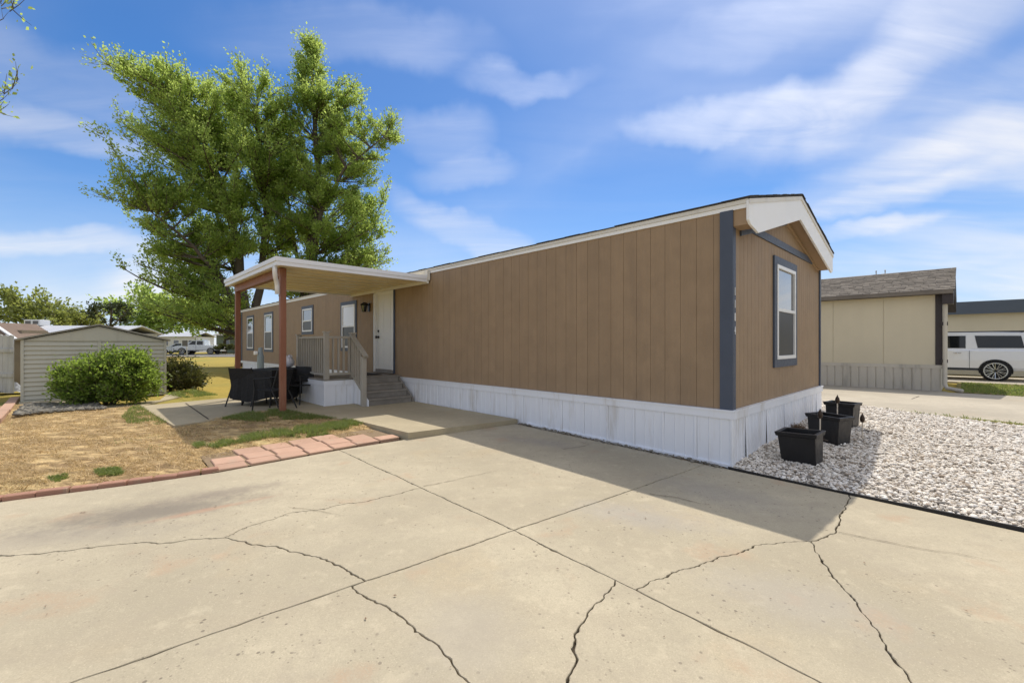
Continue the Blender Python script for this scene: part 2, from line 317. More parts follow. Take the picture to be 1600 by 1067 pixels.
# ------------------------------------------------------------------ mesh building
class MB:
    def __init__(s): s.v = []; s.f = []
    def add(s, vs, fs): o = len(s.v); s.v += [tuple(q) for q in vs]; s.f += [tuple(i + o for i in q) for q in fs]; return s
    def box(s, x0, x1, y0, y1, z0, z1):
        return s.add([(x0, y0, z0), (x1, y0, z0), (x1, y1, z0), (x0, y1, z0), (x0, y0, z1), (x1, y0, z1), (x1, y1, z1), (x0, y1, z1)],
                     [(0, 3, 2, 1), (4, 5, 6, 7), (0, 1, 5, 4), (1, 2, 6, 5), (2, 3, 7, 6), (3, 0, 4, 7)])
    def prism(s, poly, axis, c0, c1):
        n = len(poly)
        def mk(a, b, c): return {'x': (c, a, b), 'y': (a, c, b), 'z': (a, b, c)}[axis]
        ar = sum(poly[i][0] * poly[(i + 1) % n][1] - poly[(i + 1) % n][0] * poly[i][1] for i in range(n))
        flip = (ar < 0) != (axis == 'y')
        if flip: poly = poly[::-1]
        vs = [mk(a, b, c0) for a, b in poly] + [mk(a, b, c1) for a, b in poly]
        if c1 < c0: vs = [mk(a, b, c1) for a, b in poly] + [mk(a, b, c0) for a, b in poly]
        fs = [tuple(range(n - 1, -1, -1)), tuple(range(n, 2 * n))] + [(i, (i + 1) % n, n + (i + 1) % n, n + i) for i in range(n)]
        return s.add(vs, fs)
    def bar(s, a, b, w, h, up=(0, 0, 1)):
        a, b = Vector(a), Vector(b); d = (b - a).normalized(); up = Vector(up)
        if abs(d.dot(up)) > .98: up = Vector((1, 0, 0))
        sx = d.cross(up).normalized(); sy = sx.cross(d).normalized()
        q = [(-w / 2, -h / 2), (w / 2, -h / 2), (w / 2, h / 2), (-w / 2, h / 2)]
        vs = [a + sx * i + sy * j for i, j in q] + [b + sx * i + sy * j for i, j in q]
        return s.add(vs, [(0, 1, 2, 3)[::-1], (4, 5, 6, 7), (0, 1, 5, 4), (1, 2, 6, 5), (2, 3, 7, 6), (3, 0, 4, 7)])
    def tube(s, pts, rad, n=8, cap=True):
        pts = [Vector(p) for p in pts]; k = len(pts)
        if isinstance(rad, (int, float)): rad = [rad] * k
        vs = []; prev = None
        for i, p in enumerate(pts):
            d = (pts[min(i + 1, k - 1)] - pts[max(i - 1, 0)]).normalized()
            if prev is None: sx = d.cross(Vector((0, 0, 1)) if abs(d.z) < .9 else Vector((1, 0, 0))).normalized()
            else:
                sx = prev - d * prev.dot(d); sx = sx.normalized() if sx.length > 1e-6 else d.orthogonal().normalized()
            sy = d.cross(sx); prev = sx
            vs += [p + (sx * math.cos(2 * math.pi * j / n) + sy * math.sin(2 * math.pi * j / n)) * rad[i] for j in range(n)]
        fs = [(i * n + j, i * n + (j + 1) % n, (i + 1) * n + (j + 1) % n, (i + 1) * n + j) for i in range(k - 1) for j in range(n)]
        if cap: fs += [tuple(range(n - 1, -1, -1)), tuple(range((k - 1) * n, k * n))]
        return s.add(vs, fs)
    def lathe(s, prof, c=(0, 0, 0), n=14):
        vs = [(c[0] + r * math.cos(2 * math.pi * j / n), c[1] + r * math.sin(2 * math.pi * j / n), c[2] + z) for r, z in prof for j in range(n)]
        k = len(prof)
        fs = [(i * n + j, i * n + (j + 1) % n, (i + 1) * n + (j + 1) % n, (i + 1) * n + j) for i in range(k - 1) for j in range(n)]
        fs += [tuple(range(n - 1, -1, -1)), tuple(range((k - 1) * n, k * n))]
        return s.add(vs, fs)
    def build(s, name, mat, parent=None, off=(0, 0, 0), smooth=False, bevel=0, loc=None, rotz=0):
        me = bpy.data.meshes.new(name)
        me.from_pydata([(q[0] - off[0], q[1] - off[1], q[2] - off[2]) for q in s.v], [], s.f)
        me.materials.append(M[mat] if isinstance(mat, str) else mat)
        if smooth: me.polygons.foreach_set('use_smooth', [True] * len(me.polygons))
        return link(name, me, parent, loc, rotz, bevel)
def link(name, me, parent=None, loc=None, rotz=0, bevel=0):
    o = bpy.data.objects.new(name, me); col.objects.link(o)
    if parent is not None: o.parent = parent
    if loc is not None: o.location = loc
    if rotz: o.rotation_euler = (0, 0, rotz)
    if bevel:
        b = o.modifiers.new('bevel', 'BEVEL'); b.width = bevel; b.segments = 2; b.limit_method = 'ANGLE'
    return o
def tag(o, label=None, cat=None, group=None, kind=None):
    if label: o['label'] = label
    if cat: o['category'] = cat
    if group: o['group'] = group
    if kind: o['kind'] = kind
    return o
def empty(name, loc, rotz=0, label=None, cat=None, group=None):
    o = bpy.data.objects.new(name, None); col.objects.link(o); o.location = loc; o.rotation_euler = (0, 0, rotz); o.empty_display_size = .2
    return tag(o, label, cat, group)
def copy_tree(o, parent=None):
    c = o.copy(); col.objects.link(c); c.parent = parent
    for ch in list(o.children): copy_tree(ch, c)
    return c
class HT:
    """a thing standing in the house's own axes: parts are written in (v, u, z)"""
    def __init__(s, name, base, label, cat, group=None):
        s.o = base; s.e = empty(name, hw(base[0], base[1], base[2]), PHI, label, cat, group)
    def part(s, name, mb, mat, parent=None, **k): return mb.build(name, mat, parent or s.e, s.o, **k)
    def copy(s, ob, dv, du, dz=0, parent=None):
        c = ob.copy(); col.objects.link(c); c.parent = parent or s.e; c.location = (ob.location[0] + dv, ob.location[1] + du, ob.location[2] + dz); return c
def np_mesh(name, V, Fc, mat, smooth=False):
    me = bpy.data.meshes.new(name); nv, (nf, k) = len(V), Fc.shape
    me.vertices.add(nv); me.vertices.foreach_set('co', np.ascontiguousarray(V, np.float32).ravel())
    me.loops.add(nf * k); me.loops.foreach_set('vertex_index', np.ascontiguousarray(Fc, np.int32).ravel())
    me.polygons.add(nf); me.polygons.foreach_set('loop_start', np.arange(0, nf * k, k, dtype=np.int32))
    if smooth: me.polygons.foreach_set('use_smooth', np.ones(nf, bool))
    me.update(calc_edges=True); me.validate(); me.materials.append(M[mat]); return me
def inpoly(P, poly):
    x, y = P[:, 0], P[:, 1]; r = np.zeros(len(P), bool); n = len(poly)
    for i in range(n):
        x0, y0 = poly[i][0], poly[i][1]; x1, y1 = poly[(i + 1) % n][0], poly[(i + 1) % n][1]
        if y0 == y1: continue
        c = ((y0 > y) != (y1 > y)) & (x < (x1 - x0) * (y - y0) / (y1 - y0) + x0); r ^= c
    return r
def sheet(name, poly, zf, mat, step=.25, thick=0):
    """a ground sheet: outline filled with a fine triangle net that follows the height zf(x, y)"""
    pts = []
    n = len(poly)
    for i in range(n):
        a = Vector(poly[i][:2]); b = Vector(poly[(i + 1) % n][:2]); k = max(1, int((b - a).length / step))
        pts += [a.lerp(b, j / k) for j in range(k)]
    nb = len(pts)
    xs = [p.x for p in pts]; ys = [p.y for p in pts]
    g = np.array([(x, y) for x in np.arange(min(xs) + step / 2, max(xs), step) for y in np.arange(min(ys) + step / 2, max(ys), step)]).reshape(-1, 2)
    if len(g):
        g = g + rng.uniform(-.2, .2, g.shape) * step
        g = g[inpoly(g, poly)]
    vs = pts + [Vector(q) for q in g]
    r = geometry.delaunay_2d_cdt(vs, [(i, (i + 1) % nb) for i in range(nb)], [], 1, 1e-5)
    V3 = [(p.x, p.y, zf(p.x, p.y)) for p in r[0]]; Fs = [tuple(f) for f in r[2]]
    if thick:
        o = len(V3); V3 += [(p.x, p.y, zf(p.x, p.y)) for p in pts] + [(p.x, p.y, zf(p.x, p.y) - thick) for p in pts]
        Fs += [(o + i, o + (i + 1) % nb, o + nb + (i + 1) % nb, o + nb + i) for i in range(nb)]
    me = bpy.data.meshes.new(name); me.from_pydata(V3, [], Fs); me.materials.append(M[mat])
    bm = bmesh.new(); bm.from_mesh(me); bmesh.ops.recalc_face_normals(bm, faces=bm.faces)
    if sum(f.normal.z for f in bm.faces) < 0: bmesh.ops.reverse_faces(bm, faces=bm.faces)
    bm.to_mesh(me); bm.free()
    return link(name, me)
def smoothnoise(x, y, s, seed=0):
    return math.sin(x * s * 1.3 + seed) * math.cos(y * s * 1.1 + seed * 2.1) * .5 + math.sin((x + y) * s * 2.3 + seed * 3) * .25 + math.cos((x - y * 1.4) * s * 4.1 + seed) * .15

# ------------------------------------------------------------------ GROUND
def build_ground():
    gx = np.unique(np.concatenate([np.arange(-30, 30, .75), np.linspace(-900, -30, 40), np.linspace(30, 900, 40)]))
    gy = np.unique(np.concatenate([np.arange(-14, 40, .75), np.linspace(-300, -14, 15), np.linspace(40, 1400, 50)]))
    X, Y = np.meshgrid(gx, gy); Z = zgn(Y) - .03
    low = (X > -9) & (X < 14) & (Y < 8.3) & (Y > -12); Z = Z - .15 * low
    V = np.stack([X, Y, Z], -1).reshape(-1, 3); nx = len(gx)
    I = np.arange((len(gy) - 1) * nx).reshape(-1, nx)[:, :-1].ravel()
    o = link('ground', np_mesh('ground', V, np.stack([I, I + 1, I + nx + 1, I + nx], 1), 'ground')); tag(o, 'yellow green grass ground stretching away behind the homes', 'ground', kind='structure')
build_ground()

# ------------------------------------------------------------------ DRIVEWAY: slabs split by joints and cracks
def rough_line(pts, amp, seed, seg=.022):
    """pts: 2-D world points; adds fractal wander between them"""
    rr = random.Random(seed); out = []
    for a, b in zip(pts[:-1], pts[1:]):
        L = (b - a).length; k = 1 << max(0, round(math.log2(max(1, min(L, 3) / seg)))); sl_ = L / k; nrm = Vector((-(b - a).y, (b - a).x)).normalized()
        off = [0] * (k + 1); step = k; A_ = amp * min(1, L / .5)
        while step > 1:
            h = step // 2
            for i in range(h, k, step):
                lo, hi = i - h, min(i + h, k); off[i] = (off[lo] + off[hi]) / 2 + rr.uniform(-1, 1) * A_ * (step * sl_) ** .62
            step = h
        out += [a.lerp(b, i / k) + nrm * off[i] for i in range(k)]
    return out + [pts[-1]]
def build_drive():
    g = lambda *q: [G(*p) for p in q]
    jd = (hw(-5.49, .91).xy - hw(-2.97, .6).xy).normalized()
    N0 = G(530, 703); N1 = G(803, 828); K1 = G(658, 762); W1 = hw(-.14, .26).xy
    j1d = (G(1290, 1067) - N1).normalized()
    def onJ1(p): return N1 + j1d * (p - N1).dot(j1d)
    def onJ2(p): return N1 + jd * (p - N1).dot(jd)
    C3a, C4a = onJ1(G(965, 903)), onJ1(G(1000, 917)); B1 = onJ2(G(568, 905)); B2 = onJ2(G(548, 913))
    J1e = N1 + j1d * 9; J2e = N1 + jd * 9
    L0 = hw(-9.5, 4.7).xy; Lm = G(350, 840); Lc = hw(-9.5, 3.1).xy
    lawn_edge = [L0, G(-480, 847), G(-200, 810), G(0, 784), G(200, 758), G(340, 738), N0]
    slabc = hw(-2.04, 3.80).xy; slabw = hw(-.14, 3.46).xy
    gc = hw(-.12, -.01).xy; gk = G(1327, 773); ge = hw(-.12, -9).xy
    c1a = rough_line([Lc, G(0, 867), G(180, 851), Lm], .05, 1)
    c1b = rough_line([Lm, G(450, 802), G(560, 785), K1], .05, 2)
    c1c = rough_line([Lm, G(430, 853), G(485, 868), G(535, 886), B1], .06, 3)
    c2 = rough_line([B2, G(590, 942), G(640, 975), G(690, 1015), G(735, 1067), G(735, 1067) + Vector((.25, -1.4)), Vector((0, -7.5))], .06, 4)
    c3 = rough_line([C3a, G(925, 950), G(902, 985), G(886, 1067), G(886, 1067) + Vector((-.05, -1.2)), Vector((.8, -7.5))], .07, 5)
    T = G(1267, 845); Q = G(1306, 831)
    c4 = rough_line([C4a, G(1100, 880), G(1190, 850), T], .05, 6); c4b = rough_line([T, Q], .05, 7); c4c = rough_line([Q, G(1312, 803), gk], .03, 8)
    c5 = rough_line([T, G(1295, 890), G(1335, 935), G(1375, 990), G(1425, 1067), Vector((4.2, -.6)), Vector((9.5, -5.5))], .05, 9)
    s = .012
    j1a = rough_line([N0, K1], s, 11); j1b = rough_line([K1, N1], s, 12); j1c = rough_line([N1, C3a], s, 13); j1d_ = rough_line([C3a, C4a], s, 14); j1e = rough_line([C4a, J1e], s, 15)
    j2a = rough_line([N1, W1], s, 16); j2b = rough_line([N1, B1], s, 17); j2c = rough_line([B1, B2], s, 18); j2d = rough_line([B2, J2e], s, 19)
    wl = [W1, hw(-.13, 1.5).xy, hw(-.14, 2.5).xy, slabw]
    rv = lambda l: l[::-1]
    far1 = hw(-9.5, -9).xy
    def cat(*ls):
        o = []
        for l in ls:
            for p in l:
                if not o or (p - o[-1]).length > 1e-4: o.append(p)
        if (o[0] - o[-1]).length < 1e-4: o.pop()
        return o
    faces = [
        cat(lawn_edge, j1a, rv(c1b), rv(c1a)),
        cat(j1b, j2b, rv(c1c), c1b),
        cat(c1a, c1c, j2c, j2d, [hw(-13, 1.4).xy]),
        cat(c2, [Vector((-5, -8))], rv(j2d)),
        cat(rv(j2c), rv(j2b), j1c, c3, rv(c2)),
        cat(j1d_, j1e, rv(c3)),
        cat(c4, c5, rv(j1e)),
        cat(c4b, c4c, [gk, ge, Vector((14, -6))], rv(c5)),
        cat(rv(j1d_), rv(j1c), j2a, [gc, gk], rv(c4c), rv(c4b), rv(c4)),
        cat(j1a, j1b, j2a, wl, [slabc]),
    ]
    # dirt that shows in the joints
    outl = [L0, G(-480, 847), G(-200, 810), G(0, 784), G(200, 758), G(340, 738), N0, slabc, slabw, W1, gc, gk, ge, Vector((14, -6)), Vector((8, -8)), Vector((-5, -8)), hw(-13, 1.4).xy, Lc]
    base = sheet('driveway', outl, lambda x, y: zg(y) - .028, 'dirt', .6); tag(base, 'cracked beige concrete driveway in front of the mobile home', 'driveway', kind='structure')
    for fi, poly in enumerate(faces):
        n = len(poly)
        ar = sum(poly[i].x * poly[(i + 1) % n].y - poly[(i + 1) % n].x * poly[i].y for i in range(n))
        if ar < 0: poly = poly[::-1]
        rr = random.Random(fi)
        def ring(d, wob):
            o = []
            for i in range(n):
                a, b, c = poly[i - 1], poly[i], poly[(i + 1) % n]
                d1 = (b - a).normalized(); d2 = (c - b).normalized()
                nm = Vector((-(d1.y + d2.y), d1.x + d2.x))
                nm = nm.normalized() if nm.length > 1e-6 else Vector((-d1.y, d1.x))
                kk = 1 / max(.5, nm.dot(Vector((-d1.y, d1.x)))); o.append(b + nm * (d * kk) * wob[i])
            return o
        wob = [rr.uniform(.35, 1.35) + (rr.uniform(.6, 2.2) if rr.random() < .07 else 0) for _ in range(n)]; wob = [(wob[i - 1] + wob[i] * 2) / 3 for i in range(n)]
        r1 = ring(.0049, wob); r2 = ring(.0076, wob)
        dz = rr.uniform(-.0012, .0012)
        cd = geometry.delaunay_2d_cdt([Vector(p) for p in r2], [(i, (i + 1) % n) for i in range(n)], [], 1, 1e-6)
        Vt = [(p.x, p.y, zg(p.y) + dz) for p in cd[0]]; Ft = [tuple(f) for f in cd[2]]
        Ft = [f if (cd[0][f[1]] - cd[0][f[0]]).cross(cd[0][f[2]] - cd[0][f[0]]) > 0 else f[::-1] for f in Ft]
        o = len(Vt); Vt += [(p.x, p.y, zg(p.y) + dz) for p in r2] + [(p.x, p.y, zg(p.y) - .004 + dz) for p in r1] + [(p.x, p.y, zg(p.y) - .06) for p in r1]
        for i in range(n):
            j = (i + 1) % n; Ft += [(o + n + i, o + n + j, o + j, o + i), (o + 2 * n + i, o + 2 * n + j, o + n + j, o + n + i)]
        me = bpy.data.meshes.new('concrete_slab'); me.from_pydata(Vt, [], Ft); me.materials.append(M['concrete'])
        link('concrete_slab', me, base)
    # hairline cracks: thin dirt threads lying in the surface
    for k, (pts, w) in enumerate([(g((1310, 832), (1380, 846), (1440, 858), (1500, 866), (1560, 879)), .005), (g((662, 760), (720, 748), (780, 735)), .004), (g((450, 792), (505, 800), (540, 806)), .003), (g((880, 702), (920, 695), (905, 690)), .006), (g((1015, 772), (1060, 778), (1110, 790)), .005)]):
        ln = rough_line(pts, .05, 40 + k, .05); mb = MB(); vs = []
        for i, p in enumerate(ln):
            d = (ln[min(i + 1, len(ln) - 1)] - ln[max(i - 1, 0)]).normalized(); nn = Vector((-d.y, d.x)) * w * (.3 + .7 * random.random()) * (1 - (i / len(ln)) ** 3)
            vs += [(p.x + nn.x, p.y + nn.y, zg(p.y) + .0065), (p.x - nn.x, p.y - nn.y, zg(p.y) + .0065)]
        mb.add(vs, [(2 * i, 2 * i + 1, 2 * i + 3, 2 * i + 2) for i in range(len(ln) - 1)]); mb.build('hairline_crack', 'dirt', base)
build_drive()

# ------------------------------------------------------------------ PATIO slab (level) and path to the shed
ZP = .14
PATIO = [hw(-.05, 3.48).xy, hw(-2.03, 3.76).xy, hw(-2.12, 5.45).xy, hw(-2.55, 6.2).xy, Zp(430, 648, ZP), Zp(345, 655, ZP), Zp(272, 665, ZP), Zp(218, 634, ZP), Zp(340, 623, ZP), hw(-2.6, 10.6).xy, hw(-.05, 10.6).xy]
def build_patio():
    base = sheet('patio', PATIO, lambda x, y: ZP, 'concrete2', .5, .24); tag(base, 'raised beige concrete patio pad under the patio cover', 'patio', kind='structure')
    base.modifiers.new('bevel', 'BEVEL').width = .012; base.modifiers['bevel'].limit_method = 'ANGLE'; base.modifiers['bevel'].angle_limit = R(50)
    j = MB(); a, b = Zp(290, 630, ZP), Zp(326, 655, ZP); d = (b - a).normalized(); nn = Vector((-d.y, d.x)) * .012
    j.add([(p.x + q.x, p.y + q.y, ZP + .004) for p, q in ((a, nn), (a, -nn), (b, -nn), (b, nn))], [(0, 1, 2, 3)]); j.build('joint_line', 'dirt', base)
    path = [Zp(160, 640, ZP), Zp(222, 633, ZP), Zp(285, 618, ZP), Zp(276, 612, ZP), Zp(262, 614, ZP), Zp(250, 624, ZP), Zp(150, 634, ZP)]
    p = sheet('path', path, lambda x, y: ZP - .012, 'concrete2', .5, .06); tag(p, 'short concrete path running past the shed', 'path', kind='structure')
    sp = sheet('shed_pad', [Zp(28, 635, .13), Zp(120, 629, .13), Zp(125, 622, .13), Zp(30, 629, .13)], lambda x, y: .155, 'concrete2', .5, .05); tag(sp, 'thin concrete pad edge under the shed', 'pad', kind='structure')
build_patio()

# ------------------------------------------------------------------ LAWN, edging bricks, pavers
def lawn_z(x, y):
    v, u = uv((x, y))
    m = max(0, 1 - math.hypot(u - 6.7, v + 2.95) / 1.6)
    far = min(1, max(0, (u - 4.2) / .5))
    if -4.5 < v < -1.9: far = min(far, max(0, (u - 4.78) / .2))
    return zg(y) + .005 + .035 * far + .018 * smoothnoise(x, y, 1.5, 1) * far + .07 * m * m * (3 - 2 * m)
LAWN = [G(-480, 842), G(-330, 822), G(-200, 805), G(-90, 791), G(0, 780), G(200, 754), hw(-4.4, 3.99).xy, hw(-4.4, 4.6).xy, hw(-2.1, 4.5).xy, hw(-2.1, 5.45).xy, hw(-2.5, 6.25).xy, Zp(430, 646, ZP), Zp(345, 653, ZP), Zp(270, 663, ZP), Zp(218, 635.5, ZP), Zp(160, 639, ZP), Zp(30, 634, .13), Zp(-60, 640, .13), Zp(-200, 650, .13)]
def blades(name, P, zf, h, w, lean, mat, seg=1):
    """many single grass blades in one mesh"""
    n = len(P); a = rng.uniform(0, 2 * np.pi, n); b = rng.uniform(0, 2 * np.pi, n)
    hh = h * rng.uniform(.5, 1.3, n); ln = lean * rng.uniform(.3, 1.3, n) * hh
    z = np.array([zf(x, y) for x, y in P])
    base = np.stack([P[:, 0], P[:, 1], z - .005], 1)
    wv = np.stack([np.cos(a), np.sin(a), np.zeros(n)], 1) * (w * rng.uniform(.6, 1.3, n))[:, None]
    mid = base + np.stack([np.cos(b) * ln * .35, np.sin(b) * ln * .35, hh * .65], 1)
    tip = base + np.stack([np.cos(b) * ln, np.sin(b) * ln, hh], 1)
    V = np.stack([base - wv, base + wv, mid + wv * .7, mid - wv * .7, tip], 1).reshape(-1, 3)
    I = np.arange(n)[:, None] * 5
    Fq = np.concatenate([I + [0, 1, 2], I + [0, 2, 3], I + [3, 2, 4]], 0)
    return link(name, np_mesh(name, V, Fq, mat))
def scatter(poly, n):
    xs = [p[0] for p in poly]; ys = [p[1] for p in poly]
    P = np.stack([rng.uniform(min(xs), max(xs), n), rng.uniform(min(ys), max(ys), n)], 1); return P[inpoly(P, poly)]
def build_lawn():
    o = sheet('lawn', LAWN, lawn_z, 'lawn', .16); tag(o, 'patchy straw coloured dry lawn in front of the shed', 'lawn', kind='structure')
    P = scatter(LAWN, 150000); d = np.hypot(P[:, 0], P[:, 1]); keep = rng.uniform(0, 1, len(P)) < np.clip(1.5 - d / 11, .2, 1)
    nz = np.array([.6 * smoothnoise(x, y, 2.2, 4) + .7 * smoothnoise(x, y * 1.7, 7, 2) for x, y in P])
    P = P[keep & (nz > -.15)]
    tag(blades('dry_grass', P, lawn_z, .034, .0042, 2.4, 'straw'), 'matted straw blades of dead grass on the lawn', 'grass', kind='stuff')
    Pg = scatter(LAWN, 40000); nzg = np.array([smoothnoise(x, y, 1.1, 8) + .5 * smoothnoise(x, y, 4.5, 5) for x, y in Pg]); Pg = Pg[(nzg > .42) & (rng.uniform(0, 1, len(Pg)) < .5)]
    tag(blades('thin_green_grass', Pg, lawn_z, .03, .003, 1.6, 'grass'), 'thin green blades coming up through the dry lawn', 'grass', kind='stuff')
    def patch(pxs, n, h, clump=.0):
        poly = [G(*p) for p in pxs]; Q = scatter(poly, n * 2); Q = Q[inpoly(Q, LAWN)] if pxs[0][0] != 258 else Q
        c = np.array([smoothnoise(x, y, 5, 3) for x, y in Q]); return Q[c > clump - .3], h
    allp = []
    for pxs, n, h in [([(205, 640), (232, 633), (268, 650), (268, 664), (245, 668), (200, 665), (190, 655)], 5200, .05),
                      ([(322, 702), (365, 688), (420, 678), (505, 668), (540, 664), (560, 668), (505, 684), (420, 690), (360, 700), (335, 706)], 9000, .06),
                      ([(500, 668), (560, 655), (578, 664), (520, 680)], 2600, .05),
                      ([(345, 662), (400, 650), (445, 643), (500, 641), (540, 652), (545, 658), (480, 662), (400, 668)], 9000, .055),
                      ([(148, 742), (185, 738), (192, 745), (152, 750)], 1500, .04), ([(75, 754), (105, 748), (108, 756), (80, 760)], 500, .03), ([(300, 700), (318, 696), (322, 702), (306, 706)], 700, .05),
                      ([(258, 618), (300, 612), (340, 620), (290, 624)], 2600, .06)]:
        Q, hh = patch(pxs, n, h); allp.append((Q, hh))
    for Q, hh in allp:
        tag(blades('grass_patch', Q, lambda x, y: max(lawn_z(x, y), zg(y)), hh, .0045, 1.0, 'grass'), None, None, kind='stuff')
build_lawn()
labs = ['green grass patch at the corner of the patio', 'long strip of green grass beside the red pavers', 'green tuft between the pavers and the slab', 'shaded grass around the near patio post', 'small green tuft behind the brick edging', 'faint green tuft near the left end of the edging', 'tiny green tuft left of the red pavers', 'grass in front of the small dark shrub']
for o, l in zip([o for o in col.objects if o.name.startswith('grass_patch')], labs): tag(o, l, 'grass')

def paver_mesh(w, l, h, seed):
    rr = random.Random(seed); mb = MB(); j = lambda: rr.uniform(-.008, .008)
    q = [(-w / 2 + j(), -l / 2 + j()), (w / 2 + j(), -l / 2 + j()), (w / 2 + j(), l / 2 + j()), (-w / 2 + j(), l / 2 + j())]
    b = .008; vs = [(x, y, 0) for x, y in q] + [(x, y, h - b) for x, y in q] + [(x * (1 - 2 * b / w), y * (1 - 2 * b / l), h) for x, y in q]
    mb.add(vs, [(3, 2, 1, 0), (8, 9, 10, 11)] + [(i, (i + 1) % 4, 4 + (i + 1) % 4, 4 + i) for i in range(4)] + [(4 + i, 4 + (i + 1) % 4, 8 + (i + 1) % 4, 8 + i) for i in range(4)])
    return mb
def build_pavers():
    bed = sheet('paver_path', [hw(-4.4, 3.93).xy, hw(-2.06, 3.93).xy, hw(-2.1, 4.75).xy, hw(-3.1, 4.85).xy, hw(-4.38, 4.85).xy], lambda x, y: zg(y) + .012, 'bare', .3); tag(bed, 'patch of red square pavers between lawn and drive', 'pavers', kind='structure')
    rr = random.Random(3)
    for c in range(7):
        v = -4.20 + c * .328; u0 = 3.935
        rows = [(.115, .215), (.385, .30), (.70, .30)]
        for k, (du, l) in enumerate(rows):
            if (c, k) in ((0, 2), (5, 2), (6, 2), (6, 1)): continue
            o = paver_mesh(.31, l, .05, c * 5 + k).build('paver', 'paver', bed)
            p = hw(v + rr.uniform(-.008, .008) + .03 * (k % 2), u0 + du + rr.uniform(-.008, .008)); o.location = (p.x, p.y, zg(p.y) - .027 + rr.uniform(0, .007)); o.rotation_euler = (rr.uniform(-.012, .012) + SL, rr.uniform(-.012, .012), PHI + rr.uniform(-.03, .03))
    e = empty('brick_edging', (*G(170, 760), zg(4.6)), 0, 'row of red bricks edging the dry lawn along the drive', 'edging')
    xs = [-480, -330, -200, -90, 0, 55, 106, 153, 198, 238, 276, 314, 342]
    ys = [847, 827, 810, 795, 784, 776, 769, 763, 757, 752, 747, 741, 737]
    for i in range(len(xs) - 1):
        a, b = G(xs[i], ys[i]), G(xs[i + 1], ys[i + 1]); d = b - a; L = d.length
        n = Vector((-d.y, d.x)).normalized(); c = (a + b) / 2 + n * .05
        o = paver_mesh(L - .012, .10, .075, 50 + i).build('brick', 'brick', e)
        o.location = (c.x - e.location.x, c.y - e.location.y, zg(c.y) - .035 - e.location.z + rr.uniform(-.006, .006)); o.rotation_euler = (rr.uniform(-.03, .03), rr.uniform(-.02, .02), math.atan2(d.y, d.x) + rr.uniform(-.015, .015))
build_pavers()
def build_left_edging():
    e = empty('brick_border', (*Zp(10, 645, .13), .10), 0, 'short pink brick border left of the shed', 'edging')
    pts = [Zp(-10, 660, .13), Zp(6, 645, .13), Zp(16, 633, .13), Zp(24, 624, .13)]
    for i in range(3):
        a, b = pts[i], pts[i + 1]; d = b - a; o = paver_mesh(d.length - .02, .16, .09, 80 + i).build('brick', 'paver', e); c = (a + b) / 2
        o.location = (c.x - e.location.x, c.y - e.location.y, .0); o.rotation_euler = (0, 0, math.atan2(d.y, d.x))
build_left_edging()

# ------------------------------------------------------------------ stones
ico_v, ico_f = None, None
def ico():
    global ico_v, ico_f
    bm = bmesh.new(); bmesh.ops.create_icosphere(bm, subdivisions=1, radius=1); ico_v = np.array([v.co[:] for v in bm.verts]); ico_f = np.array([[v.index for v in f.verts] for f in bm.faces]); bm.free()
ico()
def stones(name, P, zf, size, mat, flat=.55, lift=.25):
    n = len(P); k = len(ico_v); s = size * np.clip(rng.lognormal(0, .42, n), .4, 2.3)
    sc = np.stack([rng.uniform(.8, 1.5, n), rng.uniform(.6, 1.1, n), rng.uniform(flat * .7, flat * 1.3, n)], 1) * s[:, None] / 2
    V = ico_v[None] * (1 + rng.uniform(-.28, .28, (n, k, 1))) * sc[:, None, :]
    t = rng.normal(0, .35, n); c, q = np.cos(t), np.sin(t); y, z = V[..., 1].copy(), V[..., 2].copy()
    V[..., 1] = y * c[:, None] - z * q[:, None]; V[..., 2] = y * q[:, None] + z * c[:, None]
    a = rng.uniform(0, 2 * np.pi, n); c, q = np.cos(a), np.sin(a); x, y = V[..., 0].copy(), V[..., 1].copy()
    V[..., 0] = x * c[:, None] - y * q[:, None]; V[..., 1] = x * q[:, None] + y * c[:, None]
    zz = np.array([zf(x, y) for x, y in P]) + s * flat * lift + rng.uniform(-.004, .012, n)
    V += np.stack([P[:, 0], P[:, 1], zz], 1)[:, None, :]
    Fc = (ico_f[None] + (np.arange(n) * k)[:, None, None]).reshape(-1, 3)
    return link(name, np_mesh(name, V.reshape(-1, 3), Fc, mat))
def grav_z(x, y):
    v, u = uv((x, y)); t = min(1, max(0, v / 4.0)); k = math.exp(-max(0, -u) / 1.6)
    return zg(y) + .0 + .03 * min(1, max(0, (v + .1) / .3)) + .09 * t * k + .012 * smoothnoise(x, y, 3, 2)
GRAV = [hw(-.08, .0).xy, hw(-.08, -7).xy, hw(5.35, -7).xy, hw(5.5, -2.5).xy, hw(5.85, 1.2).xy, hw(4.5, 1.2).xy, hw(4.5, .0).xy]
